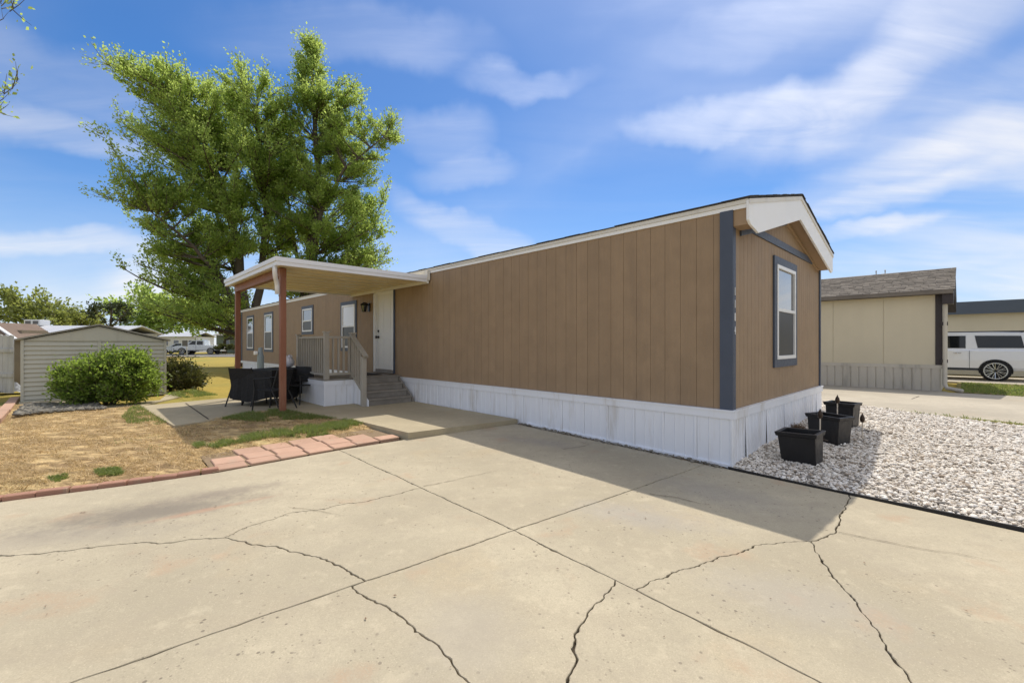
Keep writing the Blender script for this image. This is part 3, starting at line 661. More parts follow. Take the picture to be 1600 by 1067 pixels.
def build_gravel():
    o = sheet('gravel_bed', GRAV, grav_z, 'gravel_bed', .25); tag(o, 'bed of white landscape stones beside the gable end', 'gravel bed', kind='structure')
    P = scatter(GRAV, 180000); d = np.hypot(P[:, 0], P[:, 1]); inside = (P[:, 0] / P[:, 1]) < 1.35
    P = P[inside | (rng.uniform(0, 1, len(P)) < .4)][:72000]
    tag(stones('landscape_stones', P, grav_z, .024, 'stone', .62, .2), 'loose white and tan landscape stones covering the bed', 'gravel', kind='stuff')
    strip = [hw(-.14, .05).xy, hw(-.14, 3.46).xy, hw(-.0, 3.46).xy, hw(-.0, .05).xy]
    s = sheet('pebble_strip', strip, lambda x, y: zg(y) - .012, 'bare', .2); tag(s, 'narrow strip of soil between drive and skirting', 'soil strip', kind='structure')
    tag(stones('strip_pebbles', scatter(strip, 6000)[:1100], lambda x, y: zg(y) - .01, .035, 'pebble'), 'grey tan pebbles along the foot of the skirting', 'pebbles', kind='stuff')
    bedp = [Zp(22, 652, .13), Zp(40, 634, .13), Zp(150, 632, .13), Zp(165, 641, .13), Zp(100, 645, .13)]
    tag(stones('shed_pebbles', scatter(bedp, 7000)[:2200], lambda x, y: .16, .05, 'dark_pebble'), 'grey river pebbles in front of the shed', 'pebbles', kind='stuff')
    mb = MB(); pts = [hw(-.10, u, zg(hw(-.1, u).y) + .006 + .008 * math.sin(u * 2.1)) for u in np.linspace(-.0, -7, 40)]
    for a, b in zip(pts[:-1], pts[1:]): mb.bar(a, b, .016, .036)
    o = mb.build('edging_strip', 'edging', off=tuple(pts[0]), loc=pts[0]); tag(o, 'black plastic edging between white stones and drive', 'edging')
build_gravel()
def build_litter():
    pts = []
    for _ in range(150):
        t = random.random()
        if t < .45: q = hw(random.uniform(-.9, -.13) if random.random() < .3 else random.gauss(-.2, .06), random.uniform(.1, 3.4)).xy
        else: q = Vector((random.uniform(-5, 4), random.uniform(2, 5.5)))
        pts.append((q.x, q.y))
    P = np.array(pts); n = len(P); a = rng.uniform(0, 6.28, n); L_ = rng.uniform(.004, .014, n); w = L_ * rng.uniform(.2, .7, n); z = zgn(P[:, 1]) + .008
    d = np.stack([np.cos(a), np.sin(a), np.zeros(n)], 1); e = np.stack([-np.sin(a), np.cos(a), np.zeros(n)], 1); c = np.concatenate([P, z[:, None]], 1); up = np.zeros((n, 3)); up[:, 2] = L_ * .25
    V = np.stack([c - d * L_[:, None], c + e * w[:, None] + up, c + d * L_[:, None], c - e * w[:, None] + up * .5], 1).reshape(-1, 3)
    v_, u_ = [], []
    keep = np.array([(lambda t: t[0] < -.12 and t[1] < 3.7)(uv(p)) for p in P])
    o = link('leaf_litter', np_mesh('leaf_litter', V, (np.arange(n * 4).reshape(n, 4))[keep], 'weed')); tag(o, 'scattered dry leaf crumbs on the concrete drive', 'litter', kind='stuff')
build_litter()

# ------------------------------------------------------------------ MOBILE HOME
ZB, ZT, WID, LEN, RIDGE = .663, 2.99, 4.42, 22.4, 3.60
def build_home():
    T = HT('mobile_home', (0, 0, 0), 'long tan mobile home with slate trim and white skirting', 'mobile home')
    core = T.part('wall', MB().box(.006, WID - .016, .006, LEN, .35, ZT + .04).prism([(.02, ZT), (WID - .02, ZT), (WID / 2, RIDGE - .06)], 'y', .006, LEN), 'tan')
    # siding boards of the long wall
    pitch = .2055; bm_ = MB().box(.0, .005, .002, pitch - .0025, ZB, ZT)
    b0 = T.part('siding_board', bm_, 'tan', core)
    n_near = 37
    for i in range(1, n_near): T.copy(b0, 0, i * pitch, 0, core)
    mb = MB()
    for i in range(n_near, int(LEN / pitch)): mb.box(.0, .005, i * pitch + .002, (i + 1) * pitch - .0025, ZB, ZT)
    tag(T.part('siding', mb, 'tan', core), kind='stuff')
    # gable boards
    def ztop(v): return ZT + (RIDGE - ZT) * (1 - abs(v - WID / 2) / (WID / 2)) - .03
    mb = MB(); k = int(WID / .1365)
    for i in range(k + 1):
        a, b = i * .1365 + .0025, min((i + 1) * .1365 - .0025, WID)
        if b <= a: continue
        mb.prism([(a, ZB), (b, ZB), (b, ztop(b)), (a, ztop(a))], 'y', 0, .005)
    tag(T.part('gable_siding', mb, 'tan', core), kind='stuff')
    # corner trims
    T.part('corner_trim', MB().box(-.022, -.001, -.0215, .125, ZB - .02, ZT), 'slate')
    gt = T.part('corner_trim', MB().box(-.001, .075, -.0225, -.001, ZB - .02, ZT - .2), 'slate')
    T.part('corner_trim', MB().box(WID - .06, WID + .02, -.022, -.001, ZB, ZT), 'slate')
    T.part('corner_trim', MB().box(-.02, -.001, LEN - .12, LEN + .01, ZB, ZT), 'slate')
    # house numbers running down the corner trim
    for ch, py in zip('1104', (456, 475.5, 496, 517)):
        cu = bpy.data.curves.new('house_number', 'FONT'); cu.body = ch; cu.size = .135; cu.extrude = .003; cu.align_x = 'CENTER'; cu.align_y = 'CENTER'
        tmp = bpy.data.objects.new('tmp', cu); col.objects.link(tmp); dg = bpy.context.evaluated_depsgraph_get(); dg.update()
        me = bpy.data.meshes.new_from_object(tmp.evaluated_get(dg)); bpy.data.objects.remove(tmp); me.materials.clear(); me.materials.append(M['white'])
        o = link('house_number', me, gt); o.location = (.036, -.027, CAM_H + (HY - py) / F * 5.14); o.rotation_euler = (R(90), 0, 0); o.scale = (.42, 1, 1)
    # roof
    def prof(d, ov): # roof top profile (v, z) with thickness d
        v0, v1 = -.03, WID + .03
        return [(v0, 3.096), (WID / 2, 3.646), (v1, 3.096), (v1, 3.084), (WID / 2, 3.634), (v0, 3.084)]
    roof = T.part('roof', MB().prism(prof(.03, .02), 'y', -.21, LEN + .25), 'shingle')
    rr = random.Random(5); mb = MB(); u = -.24
    while u < LEN:
        w = .30; dz = rr.uniform(-.004, .008); mb.box(-.05, -.031, u + .003, u + w - .003, 3.088 + dz, 3.097 + dz); u += w
    mb2 = MB(); u = -.02
    for i in range(16):
        for s in (0, 1):
            a = i * .14; z0 = 3.093 + a / (WID / 2 + .035) * .55; dz = rr.uniform(0, .005)
            va, vb = -.05 + a, -.05 + a + .15
            if s: va, vb = WID + .05 - a, WID + .05 - a - .15
            z1 = z0 + .15 / (WID / 2 + .035) * .55
            q = [(va, z0 + dz), (vb, z1 + dz), (vb, z1 + dz + .009), (va, z0 + dz + .009)]
            mb2.prism(q, 'y', -.225 + rr.uniform(-.006, .006), .1)
    tag(T.part('eave_shingles', mb, 'shingle', roof), kind='stuff'); tag(T.part('rake_shingles', mb2, 'shingle', roof), kind='stuff')
    # eave fascia, two tiers
    T.part('eave_fascia', MB().box(-.03, -.001, -.19, LEN + .2, 3.035, 3.082), 'fascia'); T.part('eave_fascia', MB().box(-.018, -.001, -.19, LEN + .2, 2.985, 3.033), 'white')
    T.part('eave_fascia', MB().box(WID + .001, WID + .03, -.19, LEN + .2, 2.985, 3.082), 'fascia')
    # gable overhang: soffit block and white rake board
    def rake(top, bot, va, vb):
        zt = lambda v: 3.06 + (.55) * (1 - abs(v - WID / 2) / (WID / 2 + .03)) + top
        return zt
    m_ = WID / 2; zr = lambda v: 3.615 - abs(v - m_) / (m_ + .035) * .55
    d = .30
    blk = [(.0, zr(0) - .02), (m_, zr(m_) - .02), (WID, zr(WID) - .02), (WID, 2.80), (WID - .18, 2.80), (m_, zr(m_) - d - .02 + .06), (.26, 2.80), (.0, 2.80)]
    T.part('soffit', MB().prism(blk, 'y', -.168, -.001), 'tan_soffit')
    fb = [(-.035, zr(-.035)), (m_, zr(m_)), (WID + .035, zr(WID + .035)), (WID + .035, 2.77), (WID - .05, 2.735), (m_, zr(m_) - .335), (.30, 2.745), (.02, 2.80), (-.035, 2.84)]
    T.part('rake_fascia', MB().prism(fb, 'y', -.20, -.17), 'white', bevel=.004)
    lip = [(-.04, zr(-.04) + .008), (m_, zr(m_) + .008), (WID + .04, zr(WID + .04) + .008), (WID + .04, zr(WID + .04) - .045), (m_, zr(m_) - .045), (-.04, zr(-.04) - .045)]
    T.part('drip_edge', MB().prism(lip, 'y', -.212, -.2005), 'fascia')
    # slate band and rake trims on the gable wall
    T.part('gable_band', MB().box(.62, WID - .62, -.02, -.001, 2.845, 2.945), 'slate')
    T.part('rake_trim', MB().prism([(.26, 2.735), (m_, 3.235), (m_, 3.30), (.26, 2.80)], 'y', -.024, -.0015), 'slate')
    T.part('rake_trim', MB().prism([(WID - .18, 2.755), (m_, 3.24), (m_, 3.29), (WID - .18, 2.80)], 'y', -.0235, -.0015), 'tan_soffit')
    # windows
    def win_long(u0, u1, z0, z1, tw, split, blind=False):
        w = T.part('window', MB().box(-.008, -.002, u0 + tw, u1 - tw, z0 + tw, z1 - tw), 'glass')
        T.part('trim', MB().box(-.022, -.001, u0, u1, z1 - tw, z1).box(-.022, -.001, u0, u1, z0, z0 + tw).box(-.0215, -.001, u0, u0 + tw, z0 + tw, z1 - tw).box(-.0215, -.001, u1 - tw, u1, z0 + tw, z1 - tw), 'slate', w)
        a, b, c, d_ = u0 + tw, u1 - tw, z0 + tw, z1 - tw; fw = .045
        T.part('frame', MB().box(-.03, -.009, a, b, d_ - fw, d_).box(-.03, -.009, a, b, c, c + fw).box(-.0295, -.009, a, a + fw, c + fw, d_ - fw).box(-.0295, -.009, b - fw, b, c + fw, d_ - fw), 'window_white', w)
        T.part('meeting_rail', MB().box(-.028, -.009, a + fw, b - fw, split - .02, split + .02), 'window_white', w)
        T.part('screen', MB().box(-.0105, -.009, a + fw, b - fw, c + fw, split - .02), 'screen', w)
        if blind: T.part('blind', MB().box(-.0115, -.009, a + fw, b - fw, split + .02, d_ - fw), 'blind', w)
    win_long(9.86, 10.92, 1.24, 2.66, .10, 1.95, True)
    win_long(13.1, 14.18, 1.77, 2.74, .10, 2.23); win_long(17.44, 18.67, 1.13, 2.76, .10, 1.95); win_long(20.24, 21.43, 1.16, 2.75, .10, 1.95)
    # gable window
    v0, v1, z0, z1, tw = 1.57, 2.76, 1.10, 2.69, .115
    w = T.part('window', MB().box(v0 + tw, v1 - tw, -.008, -.002, z0 + tw, z1 - tw), 'glass')
    T.part('trim', MB().box(v0, v1, -.026, -.001, z1 - tw, z1).box(v0, v1, -.026, -.001, z0, z0 + tw).box(v0, v0 + tw, -.0255, -.001, z0 + tw, z1 - tw).box(v1 - tw, v1, -.0255, -.001, z0 + tw, z1 - tw), 'slate', w)
    a, b, c, d_ = v0 + tw, v1 - tw, z0 + tw, z1 - tw; fw = .05; sp = 1.93
    T.part('frame', MB().box(a, b, -.036, -.009, d_ - fw, d_).box(a, b, -.036, -.009, c, c + fw).box(a, a + fw, -.0355, -.009, c + fw, d_ - fw).box(b - fw, b, -.0355, -.009, c + fw, d_ - fw), 'window_white', w)
    T.part('meeting_rail', MB().box(a + fw, b - fw, -.034, -.009, sp - .022, sp + .022), 'window_white', w)
    T.part('screen', MB().box(a + fw, b - fw, -.0105, -.009, c + fw, sp - .022), 'screen', w)
    # front door
    u0, u1, z0, z1 = 7.82, 8.80, .72, 2.76
    dr = T.part('door', MB().box(-.018, -.001, u0 + .07, u1 - .17, z0 + .09, z1 - .07), 'door')
    T.part('door_trim', MB().box(-.03, -.001, u0 - .055, u0, z0, z1 + .04).box(-.03, -.001, u1, u1 + .055, z0, z1 + .04).box(-.03, -.001, u0, u1, z1, z1 + .04), 'slate', dr)
    T.part('door_frame', MB().box(-.026, -.001, u0, u0 + .07, z0, z1).box(-.026, -.001, u1 - .17, u1, z0, z1).box(-.0255, -.001, u0 + .07, u1 - .17, z1 - .07, z1), 'window_white', dr)
    T.part('storm_door_edge', MB().box(-.09, -.027, u1 - .13, u1 - .085, z0 + .02, z1 - .03), 'window_white', dr)
    T.part('threshold', MB().box(-.05, -.001, u0, u1, z0, z0 + .085), 'step', dr)
    um = (u0 + u1) / 2 - .05
    for (a, b, c, d_) in [(u0 + .14, um - .04, 1.72, 2.55), (um + .04, u1 - .25, 1.72, 2.55), (u0 + .14, um - .04, .9, 1.55), (um + .04, u1 - .25, .9, 1.55)]:
        T.part('door_panel', MB().box(-.024, -.0185, a, b, c, d_), 'door', dr, bevel=.005)
    T.part('door_handle', MB().lathe([(.03, 0), (.032, .02), (.02, .035), (.02, .05), (.034, .06), (.034, .085), (.02, .095)]), 'black_metal', dr).matrix_local = Matrix.Translation((-.018, u1 - .235, 1.62)) @ Matrix.Rotation(R(-90), 4, 'Y')
    T.part('deadbolt', MB().lathe([(.03, 0), (.03, .02), (.018, .03)]), 'black_metal', dr).matrix_local = Matrix.Translation((-.018, u1 - .235, 1.77)) @ Matrix.Rotation(R(-90), 4, 'Y')
    # skirting: top rail and ribbed panels
    T.part('skirt_rail', MB().box(-.055, .014, -.054, LEN, ZB - .02, ZB - .001).box(-.045, .014, -.045, LEN, ZB - .105, ZB - .02), 'skirt')
    T.part('skirt_rail', MB().box(-.001, WID + .05, -.055, -.001, ZB - .0195, ZB - .0005).box(-.001, WID + .045, -.046, -.001, ZB - .1045, ZB - .02), 'skirt')
    sp_ = .425; prof_ = [(0, 0), (.012, .012), (.03, .012), (.042, 0), (.135, 0), (.145, .006), (.155, 0), (.265, 0), (.275, .006), (.285, 0), (sp_ - .006, 0), (sp_ + .008, -.008)]
    def panel(run, base, lean, zlo):
        m = MB(); n = len(prof_); vs = []
        for z, o in ((zlo, lean), (ZB - .09, 0)):
            for a, h in prof_: vs.append((-(.026 + h) - o, base + a, z) if run == 'u' else (base + a, -(.026 + h) - o, z))
        fs = [(i, i + 1, n + i + 1, n + i) for i in range(n - 1)]
        if run == 'u': fs = [f[::-1] for f in fs]
        return m.add(vs, fs)
    rr = random.Random(8)
    for i in range(52):
        if 19 < i < 26: continue
        u = -.03 + i * sp_; z = zg(hw(0, u).y) - .03
        T.part('skirt_panel', panel('u', u, rr.uniform(-.001, .003), z), 'skirt')
    for i in range(11):
        v = -.02 + i * .405; p = hw(v, -.03)
        o = T.part('skirt_panel', panel('v', v, rr.uniform(-.008, .022), zg(p.y) - .03), 'skirt')
    T.part('skirt_ground_rail', MB().bar((-.036, .0, zg(AY) + .012), (-.036, 3.3, zg(hw(0, 3.3).y) + .012), .03, .03), 'skirt')
    T.part('skirt_end', MB().box(.02, WID, LEN - .02, LEN, 0, ZB), 'skirt'); T.part('skirt_end', MB().box(WID - .02, WID, 0, LEN, 0, ZB), 'skirt')
    return T
home = build_home()

def build_wall_lamp():
    T = HT('wall_lantern', (-.01, 9.12, 2.33), 'black wall lantern fixed beside the white front door', 'lamp')
    o = T.o
    T.part('back_plate', MB().box(-.03, -.002, 9.07, 9.17, 2.30, 2.52), 'black_metal')
    T.part('arm', MB().tube([(-.03, 9.12, 2.48), (-.10, 9.12, 2.53), (-.15, 9.12, 2.52)], .012), 'black_metal')
    T.part('cap', MB().lathe([(.11, 0), (.10, .015), (.05, .06), (.015, .08)], (-.15, 9.12, 2.46)), 'black_metal')
    T.part('glass_shade', MB().lathe([(.05, 0), (.075, .15)], (-.15, 9.12, 2.305), 6), 'glass')
    mb = MB()
    for k in range(6):
        a = k * math.pi / 3; mb.tube([(-.15 + .053 * math.cos(a), 9.12 + .053 * math.sin(a), 2.30), (-.15 + .079 * math.cos(a), 9.12 + .079 * math.sin(a), 2.46)], .007, 5)
    T.part('cage', mb.lathe([(.06, 0), (.06, .014)], (-.15, 9.12, 2.29)), 'black_metal')
build_wall_lamp()

# ------------------------------------------------------------------ PATIO COVER
def build_cover():
    u0, u1, v0, zt = 6.28, 10.15, -3.02, 2.93
    base = (-2.82, 6.72, .17)
    T = HT('patio_cover', base, 'flat cream metal patio cover on two red brown posts', 'patio cover')
    n = 8; w = (u1 - u0 - .1) / n
    def zs(v): return 2.93 - .0 * v
    roof = T.part('roof_deck', MB().box(v0 + .03, -.03, u0 + .04, u1 - .04, zt - .035, zt - .02), 'pan')
    p0 = None
    for i in range(n):
        a = u0 + .05 + i * w
        if p0 is None: p0 = T.part('roof_pan', MB().box(v0 + .06, -.035, a + .13, a + w - .002, zt - .105, zt - .036), 'pan', roof)
        else: T.copy(p0, 0, i * w, 0, roof)
    # edge trims: two-tier white fascia on three sides
    T.part('fascia', MB().box(v0, -.03, u0 - .012, u0 + .03, zt - .075, zt).box(v0, -.03, u0, u0 + .03, zt - .14, zt - .076), 'gutter')
    T.part('fascia', MB().box(v0, -.03, u1 - .03, u1, zt - .14, zt), 'gutter')
    T.part('gutter', MB().box(v0 - .075, v0 - .0005, u0 - .012, u1, zt - .07, zt + .003).box(v0 - .055, v0 - .0005, u0, u1, zt - .145, zt - .071), 'gutter')
    T.part('beam', MB().box(-2.895, -2.79, 6.70, u1 - .08, zt - .27, zt - .118), 'brown_post')
    T.part('wall_flashing', MB().box(-.075, -.031, u0 - .03, u1 + .02, zt - .10, zt + .11).box(-.06, -.031, u0 - .02, u1, zt - .17, zt - .101), 'fascia')
    T.part('end_flashing', MB().box(-.032, -.028, u0 - .06, u0 - .0305, zt - .10, zt + .10), 'fascia')
    pst = None
    for u, z0 in ((6.74, .13), (10.02, .06)):
        p = T.part('post', MB().box(-2.893, -2.793, u - .05, u + .05, z0, zt - .271), 'brown_post', bevel=.006)
    T.part('post_foot', MB().box(-2.93, -2.755, 6.655, 6.825, .12, .175), 'black_metal')
    T.part('downspout', MB().tube([(v0 - .035, u0 + .16, zt - .13), (v0 - .035, u0 + .17, zt - .24), (v0 + .0, u0 + .26, zt - .33), (v0 + .05, u0 + .36, zt - .40), (v0 + .065, u0 + .385, zt - .46), (v0 + .065, u0 + .385, zt - .60)], .038, 10), 'gutter', smooth=True)
build_cover()

# ------------------------------------------------------------------ PORCH DECK with stairs
def build_deck():
    u0, u1, v0, zt = 7.42, 9.15, -1.83, .70
    T = HT('porch_deck', (v0, u0, ZP), 'small raised porch with taupe railing and white skirted base', 'porch')
    # decking boards
    n = 12; w = (u1 - u0) / n; b0 = None
    T.part('deck_frame', MB().box(v0 + .03, -.06, u0 + .03, u1 - .03, .45, zt - .031), 'step')
    for i in range(n):
        if b0 is None: b0 = T.part('deck_board', MB().box(v0 - .01, -.06, u0 + .003, u0 + w - .003, zt - .03, zt), 'step')
        else: T.copy(b0, 0, i * w)
    T.part('apron', MB().box(v0 - .022, v0 - .0, u0 - .02, u1, .565, zt - .035), 'skirt'); T.part('apron', MB().box(v0, -1.16, u0 - .0215, u0 - .0, .5645, zt - .036), 'skirt')
    for i in range(6):
        a = u0 + i * .29; T.part('skirt_panel', MB().box(v0 - .008, v0 - .0, a + .004, min(a + .286, u1), ZP - .01, .566), 'skirt')
    for i in range(3):
        a = v0 + .0 + i * .235; T.part('skirt_panel', MB().box(a + .003, min(a + .232, -1.16), u0 - .009, u0 - .0005, ZP - .01, .565), 'skirt')
    T.part('corner_bead', MB().box(v0 - .02, v0 + .02, u0 - .0225, u0 + .02, ZP - .01, .564), 'skirt')
    # posts and rails
    for v, u, h in ((v0 + .06, u0 + .06, 1.68), (-1.20, u0 + .06, 1.66), (v0 + .05, u1 - .05, 1.64)):
        p = T.part('post', MB().box(v - .048, v + .048, u - .048, u + .048, zt - .16 if v < -1.3 else zt + .001, h), 'rail', bevel=.006)
        T.part('post_cap', MB().box(v - .062, v + .062, u - .062, u + .062, h + .001, h + .028), 'rail', p)
    def rail(a, b, z):
        T.part('rail', MB().bar((*a, z), (*b, z), .075, .045), 'rail')
    rail((v0 + .06, u0 + .11), (v0 + .06, u1 - .10), 1.585); rail((v0 + .06, u0 + .11), (v0 + .06, u1 - .10), .80)
    rail((v0 + .11, u0 + .06), (-1.25, u0 + .06), 1.585); rail((v0 + .11, u0 + .06), (-1.25, u0 + .06), .80)
    k = 14; b0 = None
    for i in range(k):
        u = u0 + .16 + i * (u1 - u0 - .30) / (k - 1)
        if b0 is None: b0 = T.part('baluster', MB().box(v0 + .04, v0 + .076, u - .018, u + .018, .823, 1.561), 'rail'); ub = u
        else: T.copy(b0, 0, u - ub)
    b0 = None
    for i in range(4):
        v = v0 + .20 + i * .115
        if b0 is None: b0 = T.part('baluster', MB().box(v - .018, v + .018, u0 + .04, u0 + .076, .823, 1.561), 'rail'); vb = v
        else: T.copy(b0, v - vb, 0)
    # stairs going down towards the drive
    nst = 3; run = .20; rise = (zt - ZP) / 4
    for i in range(nst):
        ztop = zt - rise * (i + 1); uu = u0 - .02 - run * i
        T.part('tread', MB().box(-1.17, -.12, uu - run - .02, uu, ztop - .04, ztop), 'step', bevel=.005)
        T.part('riser', MB().box(-1.15, -.14, uu - run, uu - run + .02, ztop - rise, ztop - .041), 'step')
    T.part('riser', MB().box(-1.15, -.14, u0 - .045, u0 - .0235, zt - rise, zt - .031), 'step')
    T.part('stringer', MB().prism([(u0 - .024, ZP), (u0 - .024, .60), (u0 - .14, .56), (u0 - .66, .26), (u0 - .66, ZP)], 'x', -1.20, -1.172), 'skirt')
    T.part('stringer', MB().prism([(u0 - .024, ZP), (u0 - .024, .66), (u0 - .62, .24), (u0 - .64, ZP)], 'x', -.118, -.09), 'step')
    lp = T.part('post', MB().box(-1.30, -1.205, u0 - .63, u0 - .535, ZP, 1.17), 'rail', bevel=.006)
    T.part('stair_rail', MB().bar((-1.24, u0 - .02, 1.62), (-1.24, u0 - .68, 1.17), .085, .05), 'rail')
    T.part('stair_rail', MB().bar((-1.25, u0 - .02, .80), (-1.25, u0 - .54, .45), .045, .06), 'rail')
    for i in range(4):
        u = u0 - .12 - i * .115; zl = .80 - (u0 - .02 - u) * .66; zh = 1.62 - (u0 - .02 - u) * .68
        T.part('baluster', MB().box(-1.27, -1.235, u - .018, u + .018, zl, zh - .03), 'rail')
    T2 = HT('door_mat', (-.55, 8.3, zt + .002), 'dark door mat on the porch before the front door', 'mat')
    T2.part('mat', MB().box(-.82, -.28, 7.9, 8.7, zt + .002, zt + .016), 'black_cloth', bevel=.004)
    T2.part('fringe', MB().box(-.84, -.822, 7.9, 8.7, zt + .002, zt + .010).box(-.278, -.26, 7.9, 8.7, zt + .002, zt + .010), 'black_cloth')
build_deck()

# ------------------------------------------------------------------ PATIO TABLE, chairs, things around
def build_table():
    c = Zp(428, 628, ZP); v, u = uv(c)
    rot = PHI + R(38)
    e = empty('patio_table', (c.x, c.y, ZP), rot, 'patio table hung with a black cover under the patio cover', 'table')
    W, D, Ht = 1.35, .9, .74
    MB().box(-W / 2, W / 2, -D / 2, D / 2, Ht - .03, Ht).build('table_top', 'grey_top', e, bevel=.008)
    for sx in (-1, 1):
        for sy in (-1, 1): MB().tube([(sx * (W / 2 - .12), sy * (D / 2 - .12), 0), (sx * (W / 2 - .16), sy * (D / 2 - .14), Ht - .03)], .022).build('leg', 'black_metal', e)
    # draped cover with folds
    n = 96; vs = []; rr = random.Random(2)
    per = []
    for i in range(n):
        t = i / n * 2 * (W + D)
        if t < W: p = (-W / 2 + t, -D / 2)
        elif t < W + D: p = (W / 2, -D / 2 + t - W)
        elif t < 2 * W + D: p = (W / 2 - (t - W - D), D / 2)
        else: p = (-W / 2, D / 2 - (t - 2 * W - D))
        per.append(p)
    rows = [(1.0, Ht + .006, 0), (1.012, Ht - .02, 0), (1.02, Ht - .2, .3), (1.04, Ht - .4, .8), (1.06, .14, 1.0)]
    for s, z, f in rows:
        for i, (x, y) in enumerate(per):
            k = 1 + .035 * f * math.sin(i * .9) + .02 * f * math.sin(i * 2.3 + 1); dz = f * .05 * math.sin(i * .26 + 1.5)
            vs.append((x * s * k, y * s * k, z + (dz if z < .4 else 0)))
    m = MB(); m.add(vs, [(r * n + i, r * n + (i + 1) % n, (r + 1) * n + (i + 1) % n, (r + 1) * n + i) for r in range(4) for i in range(n)] + [tuple(range(n))])
    c_ = m.build('table_cover', 'black_cloth', smooth=False, loc=(c.x, c.y, ZP), rotz=rot); tag(c_, 'black cloth cover draped over the patio table', 'table cover')
    s = c_.modifiers.new('thick', 'SOLIDIFY'); s.thickness = .004
    # chairs
    def chair(px, py, rz, label):
        p = Zp(px, py, ZP); e = empty('patio_chair', (p.x, p.y, ZP), rz, label, 'chair', 'chairs round the patio table')
        for s in (-1, 1):
            MB().tube([(s * .26, -.24, 0), (s * .25, -.20, .42), (s * .25, -.22, .62), (s * .25, .12, .64)], .014).build('leg', 'black_metal', e)
            MB().tube([(s * .27, .34, 0), (s * .25, .16, .40), (s * .245, .22, .62), (s * .24, .27, .80)], .014).build('leg', 'black_metal', e)
        MB().prism([(-.24, .40), (.20, .385), (.20, .40), (-.24, .415)], 'x', -.24, .24).build('seat', 'black_cloth', e, bevel=.005)
        MB().bar((0, .19, .46), (0, .268, .79), .46, .016, (0, 1, 0)).build('backrest', 'black_cloth', e, bevel=.004)
        return e
    chair(388, 632, rot + R(96), 'black patio chair at the left end of the covered table')
    chair(426, 640, rot + R(182), 'black patio chair in front of the covered table')
    chair(464, 630, rot - R(95), 'black patio chair at the right end nearest the porch')
    # white round pot on the table
    q = c + Vector((math.cos(rot), math.sin(rot))) * .48
    e = empty('white_pot', (q.x, q.y, ZP + .75), 0, 'rounded white pot standing on the black covered table', 'pot')
    MB().lathe([(.06, 0), (.12, .04), (.15, .11), (.14, .18), (.10, .22), (.11, .25), (.09, .245), (.08, .2)], n=18).build('bowl', 'pot', e, smooth=True)
    mb = MB()
    for k in range(9): a = k * .7; mb.tube([(.05 * math.cos(a), .05 * math.sin(a), .2), (.09 * math.cos(a), .09 * math.sin(a), .27 + .01 * (k % 3))], [.03, .022], 6)
    mb.build('blossom', 'pot', e, smooth=True)
    # blue-grey stand pipe by the skirting
    v, u = -.75, 16.3
    T = HT('utility_pedestal', (v, u, .12), 'blue grey utility pedestal standing by the far skirting', 'pedestal')
    T.part('column', MB().tube([(v, u, .1), (v, u, 1.02)], .12, 12), 'pipe'); T.part('head', MB().tube([(v, u, 1.021), (v, u, 1.1), (v, u, 1.32)], [.10, .085, .07], 12), 'pipe'); T.part('white_box', MB().box(v - .22, v - .10, u - .07, u + .07, 1.05, 1.18), 'white', bevel=.02)
build_table()

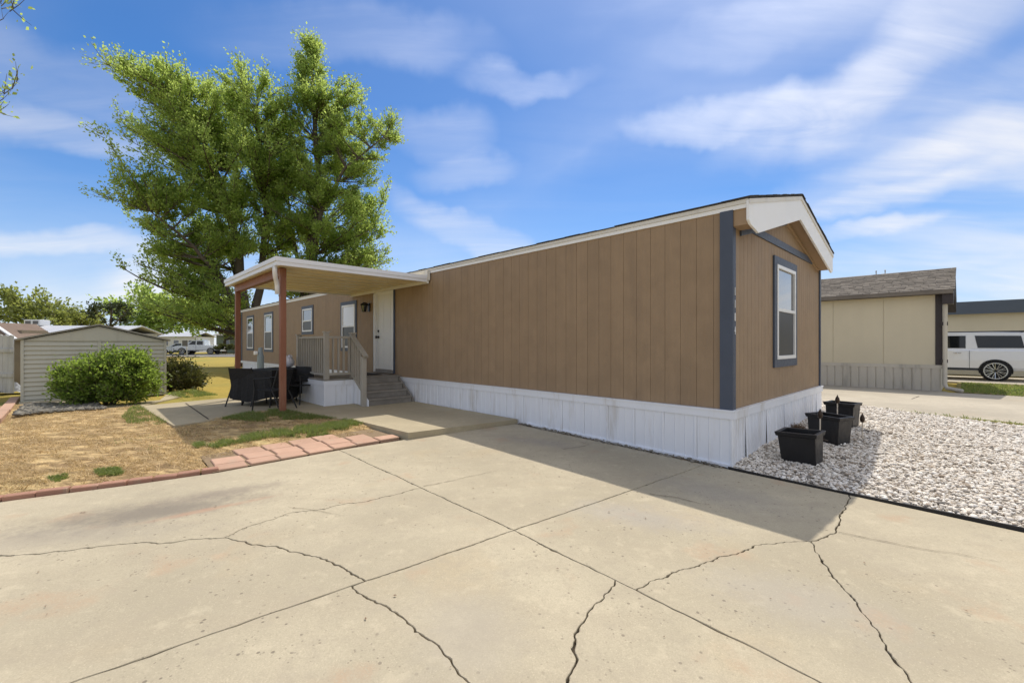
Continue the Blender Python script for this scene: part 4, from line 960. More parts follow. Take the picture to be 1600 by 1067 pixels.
# ------------------------------------------------------------------ PLANTERS and stake lights in the stones
def build_planters():
    def planter(a, b, dpt, hgt, tilt, label):
        pa, pb = G(*a, .06), G(*b, .06); d = pb - pa; W = d.length; rz = math.atan2(d.y, d.x)
        nrm = Vector((-d.y, d.x)).normalized(); c = (pa + pb) / 2 + nrm * dpt / 2; z = grav_z(c.x, c.y) + .004
        e = empty('planter', (c.x, c.y, z), rz, label, 'planter', 'black planters in the white stones'); e.rotation_euler = (tilt[0], tilt[1], rz)
        bw, bd, tw, td = W, dpt, W * 1.10, dpt * 1.14
        q = lambda w, dd, z: [(-w / 2, -dd / 2, z), (w / 2, -dd / 2, z), (w / 2, dd / 2, z), (-w / 2, dd / 2, z)]
        mb = MB(); rings = q(bw, bd, 0) + q(tw, td, hgt - .05) + q(tw + .03, td + .03, hgt - .048) + q(tw + .05, td + .05, hgt) + q(tw - .03, td - .03, hgt) + q(tw - .05, td - .05, hgt - .1) + q(bw - .04, bd - .04, .08)
        fs = [(3, 2, 1, 0)] + [(r * 4 + i, r * 4 + (i + 1) % 4, r * 4 + 4 + (i + 1) % 4, r * 4 + 4 + i) for r in range(6) for i in range(4)] + [(24, 25, 26, 27)]
        mb.add(rings, fs).build('pot', 'planter', e, bevel=.006)
        s = MB(); n = 9; vs = []
        for i in range(n):
            for j in range(5): vs.append(((i / (n - 1) - .5) * (bw * 1.05 - .06), (j / 4 - .5) * (bd * 1.05 - .05), hgt * .55 + random.uniform(-.012, .012)))
        s.add(vs, [(i * 5 + j, (i + 1) * 5 + j, (i + 1) * 5 + j + 1, i * 5 + j + 1) for i in range(n - 1) for j in range(4)]).build('soil', 'soil', e)
    planter((1221, 716), (1275, 727), .24, .36, (.05, -.05), 'black tapered planter nearest the driveway, leaning slightly')
    planter((1264, 687), (1309, 697), .26, .37, (.0, .02), 'middle black tapered planter of the row beside the skirting')
    planter((1292, 666), (1332, 672), .27, .37, (.0, 0), 'black tapered planter farthest back at the white stones edge')
    def stake(px, py, h, label):
        p = G(px, py, .06); z = grav_z(p.x, p.y)
        e = empty('stake_light', (p.x, p.y, z), 0, label, 'garden light', 'garden stake lights'); 
        MB().tube([(0, 0, -.03), (.004, 0, h - .11)], .008, 8).build('stake', 'stake', e)
        MB().lathe([(.010, 0), (.024, .015), (.030, .05), (.024, .08), (.010, .105), (.002, .13)], (.004, 0, h - .115), 10).build('flame_head', 'bronze', e, smooth=True)
        MB().tube([(-.0, 0, .13), (.05, -.01, .135), (.10, .0, .12)], .009, 6).build('side_leaf', 'bronze', e)
    stake(1281, 702, .52, 'garden stake light between the two nearer planters')
    stake(1308, 678, .55, 'garden stake light before the farthest planter')
    stake(1347, 688, .36, 'garden stake light standing alone in the white stones')
    p = hw(2.35, -.12); P = np.array([(p.x + random.gauss(0, .05), p.y + random.gauss(0, .05)) for _ in range(220)])
    tag(blades('dry_weed', P, grav_z, .10, .004, 1.2, 'weed'), 'small dried brown weed at the foot of the gable skirting', 'weed')
build_planters()

# ------------------------------------------------------------------ NEIGHBOUR on the right: drive, lawn, house, car
NZ = .13
def build_neighbour():
    d = sheet('side_driveway', [hw(6.1, 14).xy, hw(6.15, 0).xy, hw(5.75, -4).xy, hw(5.5, -14).xy, hw(10.1, -14).xy, hw(10.3, -4.6).xy, hw(11.3, -3.0).xy, hw(11.25, -1.6).xy, hw(11.55, -1.5).xy, hw(11.5, 14).xy], lambda x, y: zg(y) + .012, 'concrete3', 1.2, .08); tag(d, 'pale concrete side driveway between the two homes', 'driveway', kind='structure')
    a, b = G(1380, 641), G(1436, 620); dd = (b - a).normalized(); nn = Vector((-dd.y, dd.x)) * .012
    MB().add([(p.x + q.x, p.y + q.y, zg(p.y) + .017) for p, q in ((a, nn), (a, -nn), (b, -nn), (b, nn))], [(0, 1, 2, 3)]).build('joint_line', 'dirt', d)
    g = sheet('grass_strip', [hw(5.3, -12).xy, hw(5.72, -12).xy, hw(5.95, -4).xy, hw(6.2, 0).xy, hw(6.15, 10).xy, hw(5.8, 10).xy, hw(5.8, 0).xy, hw(5.4, -4).xy], lambda x, y: zg(y) + .014, 'nlawn', .3); tag(g, 'thin grass strip between white stones and side driveway', 'grass strip', kind='structure')
    P = scatter([hw(5.4, -6).xy, hw(5.85, -6).xy, hw(6.12, -1).xy, hw(6.1, 2).xy, hw(5.75, 2).xy], 9000); tag(blades('strip_grass', P, lambda x, y: zg(y) + .012, .06, .006, .8, 'grass'), 'green blades along the edge of the side driveway', 'grass', kind='stuff')
    nl = sheet('side_lawn', [hw(10.2, -14).xy, hw(10.4, -4.6).xy, hw(11.3, -3.0).xy, hw(11.3, -1.7).xy, hw(15.9, -1.7).xy, hw(15.6, -14).xy], lambda x, y: zg(y) + .022, 'nlawn', .6); tag(nl, 'half green lawn between neighbouring home and white car', 'lawn', kind='structure')
    P = scatter([hw(10.4, -6).xy, hw(11.4, -1.8).xy, hw(15.5, -1.8).xy, hw(15.4, -6).xy], 16000); tag(blades('side_lawn_grass', P, lambda x, y: zg(y) + .02, .06, .010, .9, 'grass'), 'short grass blades on the neighbouring lawn', 'grass', kind='stuff')
    c = sheet('car_pad', [hw(15.9, -14).xy, hw(16.0, 8).xy, hw(20.2, 8).xy, hw(20.0, -14).xy], lambda x, y: zg(y) + .03, 'concrete3', 1.5, .08); tag(c, 'concrete parking pad under the white car', 'parking pad', kind='structure')
    # cream home
    v0, u0, L, Wd = 11.55, -1.42, 16, 4.3; zb, zt = .86, 2.84; m_ = v0 + Wd / 2
    T = HT('neighbour_home', (v0, u0, NZ), 'cream mobile home with brown grey shingle roof on the right', 'mobile home')
    core = T.part('wall', MB().box(v0 + .015, v0 + Wd, u0 + .01, u0 + L, .4, zt + .1), 'cream')
    for i in range(13):
        a = u0 + i * 1.22; T.part('wall_panel', MB().box(v0, v0 + .0145, a + .006, a + 1.214, zb, zt), 'cream', core)
    T.part('corner_trim', MB().box(v0 - .02, v0 + .1, u0 - .03, u0 + .11, zb, zt + .02), 'dkbrown'); T.part('frieze', MB().box(v0 - .02, v0 - .001, u0 + .11, u0 + L, zt - .03, zt + .05), 'dkbrown')
    T.part('skirt_rail', MB().box(v0 - .04, v0 - .001, u0 - .03, u0 + L, zb - .10, zb), 'nskirt')
    mb = MB(); prof = []
    pw = .2; k = 0; a = u0
    for i in range(64):
        q = u0 + i * pw
        T.part('skirt_panel', MB().prism([(q + .002, -.012 + v0), (q + .03, -.028 + v0), (q + pw - .03, -.028 + v0), (q + pw - .002, -.012 + v0), (q + pw - .002, v0 + .01), (q + .002, v0 + .01)][::-1], 'z', NZ - .02, zb - .10) if False else
               MB().add([(v0 - .012, q + .002, z) for z in (NZ - .02, zb - .1)] + [(v0 - .028, q + .03, z) for z in (NZ - .02, zb - .1)] + [(v0 - .028, q + pw - .03, z) for z in (NZ - .02, zb - .1)] + [(v0 - .012, q + pw - .002, z) for z in (NZ - .02, zb - .1)], [(0, 1, 3, 2), (2, 3, 5, 4), (4, 5, 7, 6)]), 'nskirt', core)
    T.part('skirt_end', MB().box(v0 + .0, v0 + Wd, u0, u0 + .02, NZ - .02, zb), 'nskirt'); T.part('end_wall', MB().box(v0 + .11, v0 + Wd, u0 - .012, u0 + .005, zb, zt), 'cream')
    ez, rz_ = 2.86, 3.72; ov = .22
    roof = T.part('roof', MB().prism([(v0 - ov, ez), (m_, rz_), (v0 + Wd + ov, ez), (v0 + Wd + ov, ez + .06), (m_, rz_ + .06), (v0 - ov, ez + .06)], 'y', u0 - .26, u0 + L), 'dkbrown')
    rr = random.Random(9); mb = MB(); rows = 17; slope = (rz_ - ez) / (m_ - v0 + ov); run = (m_ - v0 + ov)
    for r in range(rows):
        va = v0 - ov - .03 + run * r / rows; vb = va + run / rows * 1.25; za = ez + .066 + slope * (va - v0 + ov); q = u0 - .28 + rr.uniform(-.2, 0)
        while q < u0 + 12.5:
            w = rr.uniform(.16, .34); t = rr.uniform(0, .012); zb_ = za + slope * (vb - va)
            a0 = max(q, u0 - .28)
            mb.add([(va, a0, za + .016 + t), (va, q + w - .01, za + .016 + t), (vb, q + w - .01, zb_), (vb, a0, zb_), (va, a0, za - .004), (va, q + w - .01, za - .004)], [(0, 3, 2, 1), (0, 1, 5, 4)]); q += w
    tag(T.part('shingles', mb, 'nshingle', roof), kind='stuff')
    T.part('eave_gutter', MB().box(v0 - ov - .07, v0 - ov - .001, u0 - .25, u0 + L, ez - .05, ez + .055), 'nshingle'); T.part('gable_soffit', MB().prism([(v0 - ov, ez - .001), (v0 - ov, ez - .33), (v0 + .2, ez - .33), (m_, rz_ - .36), (v0 + Wd + ov, ez - .33), (v0 + Wd + ov, ez - .001), (m_, rz_ - .001)], 'y', u0 - .25, u0 - .03), 'dkbrown')
    T.part('downspout', MB().tube([(v0 - .10, u0 - .10, ez - .05), (v0 - .09, u0 - .09, ez - .2), (v0 - .07, u0 - .08, .35), (v0 - .10, u0 - .12, .24), (v0 - .30, u0 - .42, .20)], .05, 8), 'nskirt', smooth=True)
    T.part('meter_box', MB().box(v0 - .12, v0 - .001, u0 - .14, u0 + .0, 1.95, 2.05).box(v0 - .1, v0 - .001, u0 - .14, u0, .93, 1.02), 'dkbrown')
    # home behind the car
    v1 = 21.8; T = HT('rear_home', (v1, -12, NZ), 'tan home with blue grey fascia behind the white car', 'mobile home')
    wl = T.part('wall', MB().box(v1, v1 + 4.3, -16, 6, NZ, 2.8), 'cream')
    T.part('fascia', MB().prism([(-16.3, 2.78), (6.3, 2.78), (6.3, 3.28), (-16.3, 3.28)], 'x', v1 - .30, v1 - .26) if False else MB().box(v1 - .3, v1 - .26, -16.3, 6.3, 2.72, 3.25), 'bluegrey'); T.part('roof', MB().prism([(v1 - .29, 3.2), (v1 + 2.15, 3.28), (v1 + 4.6, 3.2), (v1 + 4.6, 3.12), (v1 - .25, 3.12)], 'y', -16.3, 6.3), 'metal_roof')
    T.part('window', MB().box(v1 - .03, v1 - .001, -7.4, -6.4, 1.3, 2.3), 'glass'); T.part('seam_trim', MB().box(v1 - .02, v1 - .001, -6.0, -5.9, .2, 2.75), 'dkbrown')
    # plumbing vents and weeds seen over the cream roof
    for px, py0, label in ((1369, 432, 'thin vent pipe above the cream home roof'), (1383, 430, 'capped vent pipe above the cream home roof')):
        v = m_ + .3; a = (px - HX) / F; o = hw(v, 0); t = (o.x - a * o.y) / (a * cU[1] - cU[0])
        T = HT('vent_pipe', (v, t, 3.6), label, 'pipe', 'vent pipes'); T.part('pipe', MB().tube([(v, t, 3.55), (v, t, 3.92)], .014, 8), 'nskirt'); T.part('cap', MB().lathe([(.024, 0), (.024, .02), (.01, .03)], (v, t, 3.921), 8), 'nskirt')
build_neighbour()

# ------------------------------------------------------------------ cars
def wheel(e, x, y, r, w, side, spokes=9, simple=False):
    wh = empty('wheel', (x, y, r), 0); wh.parent = e
    n = 28
    def ringmesh(prof):
        m = MB(); k = len(prof); vs = [(rr * math.cos(2 * math.pi * j / n), o * side, rr * math.sin(2 * math.pi * j / n)) for rr, o in prof for j in range(n)]
        fs = [(i * n + j, i * n + (j + 1) % n, (i + 1) * n + (j + 1) % n, (i + 1) * n + j) for i in range(k - 1) for j in range(n)]
        return m.add(vs, fs)
    q0 = .80
    ringmesh([(r * .78, -w / 2), (r * .95, -w / 2), (r, -w * .35), (r, w * .35), (r * .95, w / 2), (r * .78, w / 2 - .0)]).build('tyre', 'rubber', wh, smooth=True)
    ringmesh([(r * .80, w / 2 - .005), (r * .78, w / 2 + .004), (r * .74, w / 2 - .01), (r * .72, 0), (.01, -.02)]).build('rim_barrel', 'car_dark', wh)
    m = MB()
    for k in range(spokes):
        for dd in (-.07, .07):
            a = 2 * math.pi * k / spokes; b = a + dd * 2
            m.bar((.05 * math.cos(a), (w / 2 - .03) * side, .05 * math.sin(a)), (r * .76 * math.cos(b), (w / 2 - .004) * side, r * .76 * math.sin(b)), .022, .02)
    m.add([(r * q * math.cos(2 * math.pi * j / n), (w / 2 + .006) * side, r * q * math.sin(2 * math.pi * j / n)) for q in (.82, .74) for j in range(n)], [(j, (j + 1) % n, n + (j + 1) % n, n + j) for j in range(n)])
    m.build('rim', 'alloy', wh)
    return wh
def car(name, loc, rz, label, P, cat='car', group=None):
    """P: side outline pieces. x forward, y left, z up; origin under the middle of the car"""
    e = empty(name, loc, rz, label, cat, group); W = P['w'] / 2
    belt = P['belt']; r = P['r']
    # lower body: stations along x with shoulder tumble
    def loft(sts, mat, nm):
        m = MB(); k = len(sts[0][1]); vs = []
        for x, sec in sts:
            for y, z in sec: vs.append((x, y, z))
        n = len(sts)
        fs = [(i * k + j, i * k + (j + 1) % k, (i + 1) * k + (j + 1) % k, (i + 1) * k + j) for i in range(n - 1) for j in range(k)] + [tuple(range(k - 1, -1, -1)), tuple(range((n - 1) * k, n * k))]
        bm = bmesh.new(); m.add(vs, fs); o = m.build(nm, mat, e, bevel=.03)
        return o
    def sec(w, zb, zt, cr=.06): return [(-w + .05, zb), (w - .05, zb), (w, zb + .12), (w + .0, (zb + zt) / 2), (w - .02, zt - cr), (w - .09, zt), (-w + .09, zt), (-w + .02, zt - cr), (-w, (zb + zt) / 2), (-w, zb + .12)]
    bsts = [(x, sec(W * f, zb, zt)) for x, f, zb, zt in P['body']]
    loft(bsts, P['paint'], 'body')
    cab = P['cabin']; m = MB(); n = len(cab)
    vs = [(x, s * (W - .10 - (z - belt) * .22), z) for s in (-1, 1) for x, z in cab]
    fs = [tuple(range(n - 1, -1, -1)), tuple(range(n, 2 * n))] + [(i, (i + 1) % n, n + (i + 1) % n, n + i) for i in range(n)]
    m.add(vs, fs); m.build('cabin', P['paint'], e, bevel=.025)
    for s in (-1, 1):
        for poly in P['windows']:
            vs = [(x, s * (W - .10 - (z - belt) * .22 + .006), z) for x, z in poly]; MB().add(vs, [tuple(range(len(poly)))] if s < 0 else [tuple(range(len(poly) - 1, -1, -1))]).build('side_window', 'car_glass', e)
        for x in P.get('seams', []): MB().box(x - .006, x + .006, s * (W + .001) - .004, s * (W + .001) + .004, P['sill'] + .02, belt - .05).build('door_seam', 'car_dark', e)
        for x in P.get('handles', []): MB().box(x - .11, x + .11, s * (W + .012) - .016, s * (W + .012) + .016, belt - .17, belt - .135).build('door_handle', 'alloy', e, bevel=.008)
        if P.get('rail'): MB().tube([(P['rail'][0], s * (W - .27), P['rail'][2] + .0), (P['rail'][0] - .15, s * (W - .27), P['rail'][2] + .05), (P['rail'][1] + .15, s * (W - .27), P['rail'][2] + .05), (P['rail'][1], s * (W - .27), P['rail'][2])], .02, 6).build('roof_rail', 'car_dark', e)
        MB().box(P['sill_x'][0], P['sill_x'][1], s * (W - .02) - .03, s * (W - .02) + .03, P['sill'] - .06, P['sill'] + .03).build('side_sill', 'car_dark', e)
        for x in P['wheels']:
            # wheel arch: dark flare around the tyre
            m = MB(); k = 14; R1, R0 = r * 1.16, r * 1.08
            vs = []
            for i in range(k + 1):
                a = math.pi * (-.08 + 1.16 * i / k)
                for q in (R0, R1): vs += [(x + q * math.cos(a), s * (W - .02), r + q * math.sin(a)), (x + q * math.cos(a), s * (W + .014), r + q * math.sin(a))]
            fs = []
            for i in range(k):
                o = 4 * i; fs += [(o, o + 4, o + 5, o + 1), (o + 1, o + 5, o + 7, o + 3), (o + 3, o + 7, o + 6, o + 2)]
            m.add(vs, fs); m.build('wheel_arch', 'rubber', e)
            d = MB(); vs = [(x + R0 * math.cos(2 * math.pi * i / 20), s * (W + .004), r + R0 * math.sin(2 * math.pi * i / 20)) for i in range(20)]
            d.add(vs, [tuple(range(20))]).build('arch_recess', 'rubber', e)
            wheel(e, x, s * (W - .085), r, .23, s)
    for x, mt, z in ((P['tail'], 'lamp_red', P['lz']), (P['nose'], 'lamp_clear', P['lz'] - .1)):
        for s in (-1, 1): MB().box(x - .03, x + .03, s * (W - .22) - .12, s * (W - .22) + .12, z - .1, z + .12).build('tail_lamp' if mt == 'lamp_red' else 'headlight', mt, e, bevel=.015)
    for x in (P['tail'], P['nose']): MB().box(x - .06, x + .06, -W + .12, W - .12, .38, .62).build('bumper', P.get('bumper', P['paint']), e, bevel=.04)
    return e
SUV = dict(w=2.05, belt=1.22, r=.385, paint='car_white', sill=.45, sill_x=(-1.15, 1.2), wheels=(-1.56, 1.54),
    body=[(-2.66, .86, .50, 1.12), (-2.60, .95, .42, 1.20), (-2.3, .99, .40, 1.22), (-1.0, 1.0, .36, 1.22), (1.0, 1.0, .36, 1.22), (1.35, 1.0, .36, 1.24), (2.2, .98, .38, 1.20), (2.55, .93, .42, 1.12), (2.68, .84, .50, 1.0)],
    cabin=[(-2.58, 1.16), (-2.46, 1.62), (-2.32, 1.86), (-1.5, 1.90), (0, 1.91), (.55, 1.87), (1.32, 1.18)],
    windows=[[(-2.28, 1.27), (-2.2, 1.74), (-1.02, 1.76), (-1.10, 1.27)], [(-.78, 1.26), (-.78, 1.76), (.12, 1.76), (.12, 1.26)], [(.30, 1.26), (.30, 1.75), (.55, 1.74), (1.0, 1.28)]],
    seams=[-.88, .22], handles=[-.55, .55], rail=(-2.2, .4, 1.87), tail=-2.66, nose=2.66, lz=1.0)
HAT = dict(w=1.8, belt=.95, r=.32, paint='car_white', sill=.32, sill_x=(-.9, .95), wheels=(-1.3, 1.3),
    body=[(-2.15, .85, .42, .85), (-2.05, .95, .32, .94), (-1.0, 1.0, .28, .95), (1.0, 1.0, .28, .95), (1.9, .96, .30, .84), (2.12, .85, .40, .70)],
    cabin=[(-2.0, .9), (-1.75, 1.4), (-1.2, 1.52), (.1, 1.5), (1.05, .92)],
    windows=[[(-1.6, 1.0), (-1.45, 1.38), (-.65, 1.42), (-.65, 1.0)], [(-.5, 1.0), (-.5, 1.42), (.1, 1.4), (.65, 1.0)]],
    seams=[-.58, .5], handles=[-.3], tail=-2.14, nose=2.12, lz=.78)
PICK = dict(w=2.0, belt=1.2, r=.40, paint='car_white', sill=.5, sill_x=(-.9, 1.1), wheels=(-1.75, 1.65),
    body=[(-2.8, .92, .55, 1.18), (-2.6, 1.0, .5, 1.2), (0, 1.0, .45, 1.2), (1.0, 1.0, .45, 1.2), (2.3, .98, .5, 1.14), (2.75, .9, .55, 1.0)],
    cabin=[(-.95, 1.16), (-.9, 1.8), (-.4, 1.88), (.5, 1.86), (1.2, 1.18)],
    windows=[[(-.78, 1.26), (-.75, 1.74), (-.05, 1.77), (-.05, 1.26)], [(.08, 1.26), (.08, 1.77), (.48, 1.75), (.95, 1.27)]],
    seams=[.0], handles=[-.5, .3], tail=-2.8, nose=2.74, lz=1.0, bumper='alloy')
def build_cars():
    yaw_u = math.atan2(cU[1], cU[0])
    g = G(1563, 597); v, u = uv(g); p = hw(v + 1.0, u + 1.56)
    car('parked_suv', (p.x, p.y, NZ + .034), yaw_u, 'large white sport utility car parked behind the cream home', SUV)
    bpy.data.objects['parked_suv'].scale = (.93, .95, .90)
    a = px3(280, 549, 60); car('parked_hatchback', (a.x, a.y, NZ + .03), R(196), 'small white car parked by the far street', HAT)
    a = px3(312, 549, 59); car('parked_pickup', (a.x, a.y, NZ + .03), R(190), 'white pickup truck parked on the far street under the tree', PICK, 'truck')
build_cars()

# ------------------------------------------------------------------ SHED, fence, far left things
def build_shed():
    a, b = Zp(32, 630, NZ), px3(260, 600, 11.5).xy; d = b - a; W = d.length; rz = math.atan2(d.y, d.x)
    e = empty('garden_shed', (a.x, a.y, NZ), rz, 'low greige metal shed with horizontal siding and shallow roof', 'shed')
    D = 2.6; H0, H1 = 1.40, 1.76
    MB().prism([(0.02, 0), (W - .02, 0), (W - .02, H0), (W / 2, H1 - .02), (.02, H0)], 'y', .02, D).build('wall', 'shed', e)
    rows = 13; rh = H0 * .93 / rows
    for x0, x1 in ((.05, W / 2 - .03), (W / 2 + .03, W - .05)):
        mb = MB()
        for i in range(rows):
            z = .06 + i * rh; mb.add([(x0, .012, z + rh), (x1, .012, z + rh), (x1, -.014, z + .012), (x0, -.014, z + .012), (x1, .012, z), (x0, .012, z)], [(0, 3, 2, 1), (3, 5, 4, 2)])
        tag(mb.build('siding', 'shed', e), kind='stuff')
    MB().prism([(.03, H0 - .02), (W - .03, H0 - .02), (W / 2, H1 - .05)], 'y', -.012, .018).build('gable_panel', 'shed', e)
    for x in (0, W - .05): MB().box(x, x + .05, -.02, .03, 0, H0).build('corner_trim', 'shed', e)
    MB().box(W / 2 - .03, W / 2 + .03, -.018, .01, .0, H0 - .03).build('centre_trim', 'shed', e); MB().box(0, W, -.025, .02, .0, .055).build('base_rail', 'shed', e)
    MB().prism([(-.08, H0 - .01), (W / 2, H1), (W + .08, H0 - .01), (W + .08, H0 + .025), (W / 2, H1 + .035), (-.08, H0 + .025)], 'y', -.07, D + .07).build('roof', 'shed_roof', e)
build_shed()
def build_left():
    # white picket fence at the frame's left edge
    a, b = Vector((-15.9, 11.9)), Vector((-13.02, 11.5)); d = b - a; rz = math.atan2(d.y, d.x)
    e = empty('picket_fence', (a.x, a.y, NZ), rz, 'weathered white board fence at the left of the shed', 'fence')
    n = 17; w = d.length / n
    for i in range(n):
        h = 1.55 + .02 * random.random(); MB().prism([(i * w + .008, .03), (i * w + w - .008, .03), (i * w + w - .008, h - .03), (i * w + w / 2, h), (i * w + .008, h - .03)], 'y', 0, .02).build('board', 'fence', e)
    for z in (.45, 1.1): MB().box(0, d.length, -.045, -.001, z, z + .09).build('rail', 'fence', e)
    # brown roofed hut behind the fence
    e = empty('storage_hut', (-17.4, 13.0, NZ), R(-3), 'tan plank hut with a brown roof behind the fence', 'hut')
    for i in range(12): MB().box(i * .26 + .004, i * .26 + .256, 0, .03, 0, 1.72).build('plank', 'hut', e)
    MB().box(.01, 3.1, .031, .7, 0, 1.72).build('wall', 'hut', e)
    MB().prism([(-.3, 1.60), (3.35, 1.40), (3.38, 1.46), (2.6, 1.93), (-.3, 1.93)], 'y', -.35, .8).build('roof', 'hut_roof', e)
    MB().bar((2.62, -.37, 1.95), (3.40, -.37, 1.45), .03, .09, (0, 1, 0)).build('barge_board', 'far_white', e)
    # path light and crumpled bag
    p = Zp(25, 607, NZ); e = empty('path_light', (p.x, p.y, NZ), 0, 'slim black path light with a white cap beside the shed', 'garden light')
    MB().tube([(0, 0, 0), (0, 0, .86)], .018, 8).build('pole', 'black_metal', e); MB().lathe([(.02, 0), (.07, .01), (.065, .035), (.01, .05)], (0, 0, .861), 12).build('cap', 'white', e)
    p = Zp(8, 614, NZ); m = MB(); n, k = 18, 12; vs = []
    for i in range(n):
        for j in range(k):
            x = (i / (n - 1) - .5) * 1.3; y = (j / (k - 1) - .5) * .6; r = max(0, 1 - (2 * x / 1.35) ** 2) * max(0, 1 - (2 * y / .66) ** 2)
            vs.append((x, y, (.22 * r ** .6) * (1 + .35 * math.sin(i * 1.9 + j) + .25 * math.sin(j * 2.7 - i)) if r > .01 else 0))
    m.add(vs, [(i * k + j, (i + 1) * k + j, (i + 1) * k + j + 1, i * k + j + 1) for i in range(n - 1) for j in range(k - 1)])
    o = m.build('crumpled_tarp', 'tarp', loc=(p.x, p.y, NZ), rotz=.3); tag(o, 'crumpled grey tarp lying at the foot of the white fence', 'tarp')
    # far home with an evaporative cooler on its roof
    y = 40; x0, x1 = px3(20, 520, y).x, px3(175, 520, y).x
    e = empty('far_home', (x0, y, NZ), R(3), 'pale roofed home beyond the shed with a roof cooler', 'house')
    MB().box(0, x1 - x0, 0, 5, 0, 2.35).build('wall', 'shed', e)
    MB().prism([(-.4, 2.30), (2.5, 3.05), (5.4, 2.30), (5.4, 2.38), (2.5, 3.14), (-.4, 2.38)], 'x', -.4, x1 - x0 + .4).build('roof', 'metal_roof', e)
    MB().box(.6, x1 - x0 - .6, -.03, -.001, 1.0, 1.9).build('window', 'glass', e)
    ce = empty('roof_cooler', (px3(58, 510, y + 2.5).x, y + 2.5, NZ + 3.02), R(3), 'white evaporative cooler box on the far pale roof', 'cooler')
    MB().box(-.72, .72, -.5, .5, .12, .66).build('cabinet', 'far_white', ce, bevel=.04); MB().box(-.5, .5, -.4, .4, -.05, .12).build('duct', 'far_white', ce)
    for sx in (-.34, .34): MB().box(sx - .24, sx + .24, -.52, -.501, .24, .54).build('louvre', 'sign', ce)
    # street, far homes, sign
    s = sheet('street', [Vector((-120, 47)), Vector((-8, 47)), Vector((-8, 62)), Vector((-120, 62))], lambda x, y: NZ + .0, 'asphalt', 6); tag(s, 'grey residential street beyond the field', 'street', kind='structure')
    k = sheet('pavement', [Vector((-120, 45.4)), Vector((-32.2, 45.4)), Vector((-32.2, 46.8)), Vector((-120, 46.8))], lambda x, y: NZ + .1, 'concrete3', 6, .12); tag(k, 'pale pavement along the far street', 'pavement', kind='structure')
    p = px3(292, 558, 44); e = empty('street_sign', (p.x, p.y, NZ), 0, 'small dark sign on a grey post by the far street', 'sign')
    MB().tube([(0, 0, 0), (0, 0, 1.8)], .045, 8).build('post', 'metal_roof', e); MB().box(-.42, .12, -.07, -.05, 1.15, 1.72).build('panel', 'sign', e, bevel=.01)
    def far_house(px0, px1, y, h, mat, roof, label, wins):
        x0, x1 = px3(px0, 540, y).x, px3(px1, 540, y).x; e = empty('far_house', (x0, y, NZ), 0, label, 'house', 'homes beyond the far street'); L = x1 - x0
        MB().box(0, L, 0, 5, 0, h).build('wall', mat, e); MB().prism([(-.3, h), (2.5, h + .75), (5.3, h), (5.3, h + .08), (2.5, h + .85), (-.3, h + .08)], 'x', -.3, L + .3).build('roof', roof, e)
        for a in wins:
            w = MB().box(a * L - .5, a * L + .5, -.04, -.001, 1.1, 2.1).build('window', 'window_white', e); MB().box(a * L - .42, a * L + .42, -.05, -.041, 1.18, 2.02).build('pane', 'glass', w)
    far_house(248, 303, 74, 2.6, 'far_white', 'metal_roof', 'long white home beyond the far parked cars', (.2, .5, .92))
    far_house(338, 392, 68, 2.7, 'far_green', 'shed_roof', 'grey green home beyond the field right of the parked cars', (.3, .7))
    far_house(-60, 30, 75, 2.8, 'far_white', 'shed_roof', 'pale home half hidden beyond the fence', (.3, .7))
build_left()

# ------------------------------------------------------------------ TREES and bushes
def leaf_mesh(name, C, Dn, size, mat, asp=.62):
    """leaf-sized diamonds at points C, pointing roughly along Dn"""
    n = len(C); s = size * rng.uniform(.6, 1.35, n)
    d = Dn + rng.normal(0, .55, (n, 3)); d /= np.linalg.norm(d, axis=1)[:, None] + 1e-9
    r = rng.normal(0, 1, (n, 3)); w = np.cross(d, r); w /= np.linalg.norm(w, axis=1)[:, None] + 1e-9
    nn = np.cross(d, w)
    V = np.stack([C, C + d * (s * .5)[:, None] + w * (s * asp * .5)[:, None] + nn * (s * .08)[:, None], C + d * s[:, None], C + d * (s * .5)[:, None] - w * (s * asp * .5)[:, None] + nn * (s * .08)[:, None]], 1).reshape(-1, 3)
    return np_mesh(name, V, np.arange(n * 4).reshape(n, 4), mat)
def curve_pts(a, b, bow, k=6):
    m = (a + b) / 2 + bow; return [a * (1 - t) ** 2 + m * 2 * t * (1 - t) + b * t * t for t in [i / k for i in range(k + 1)]]
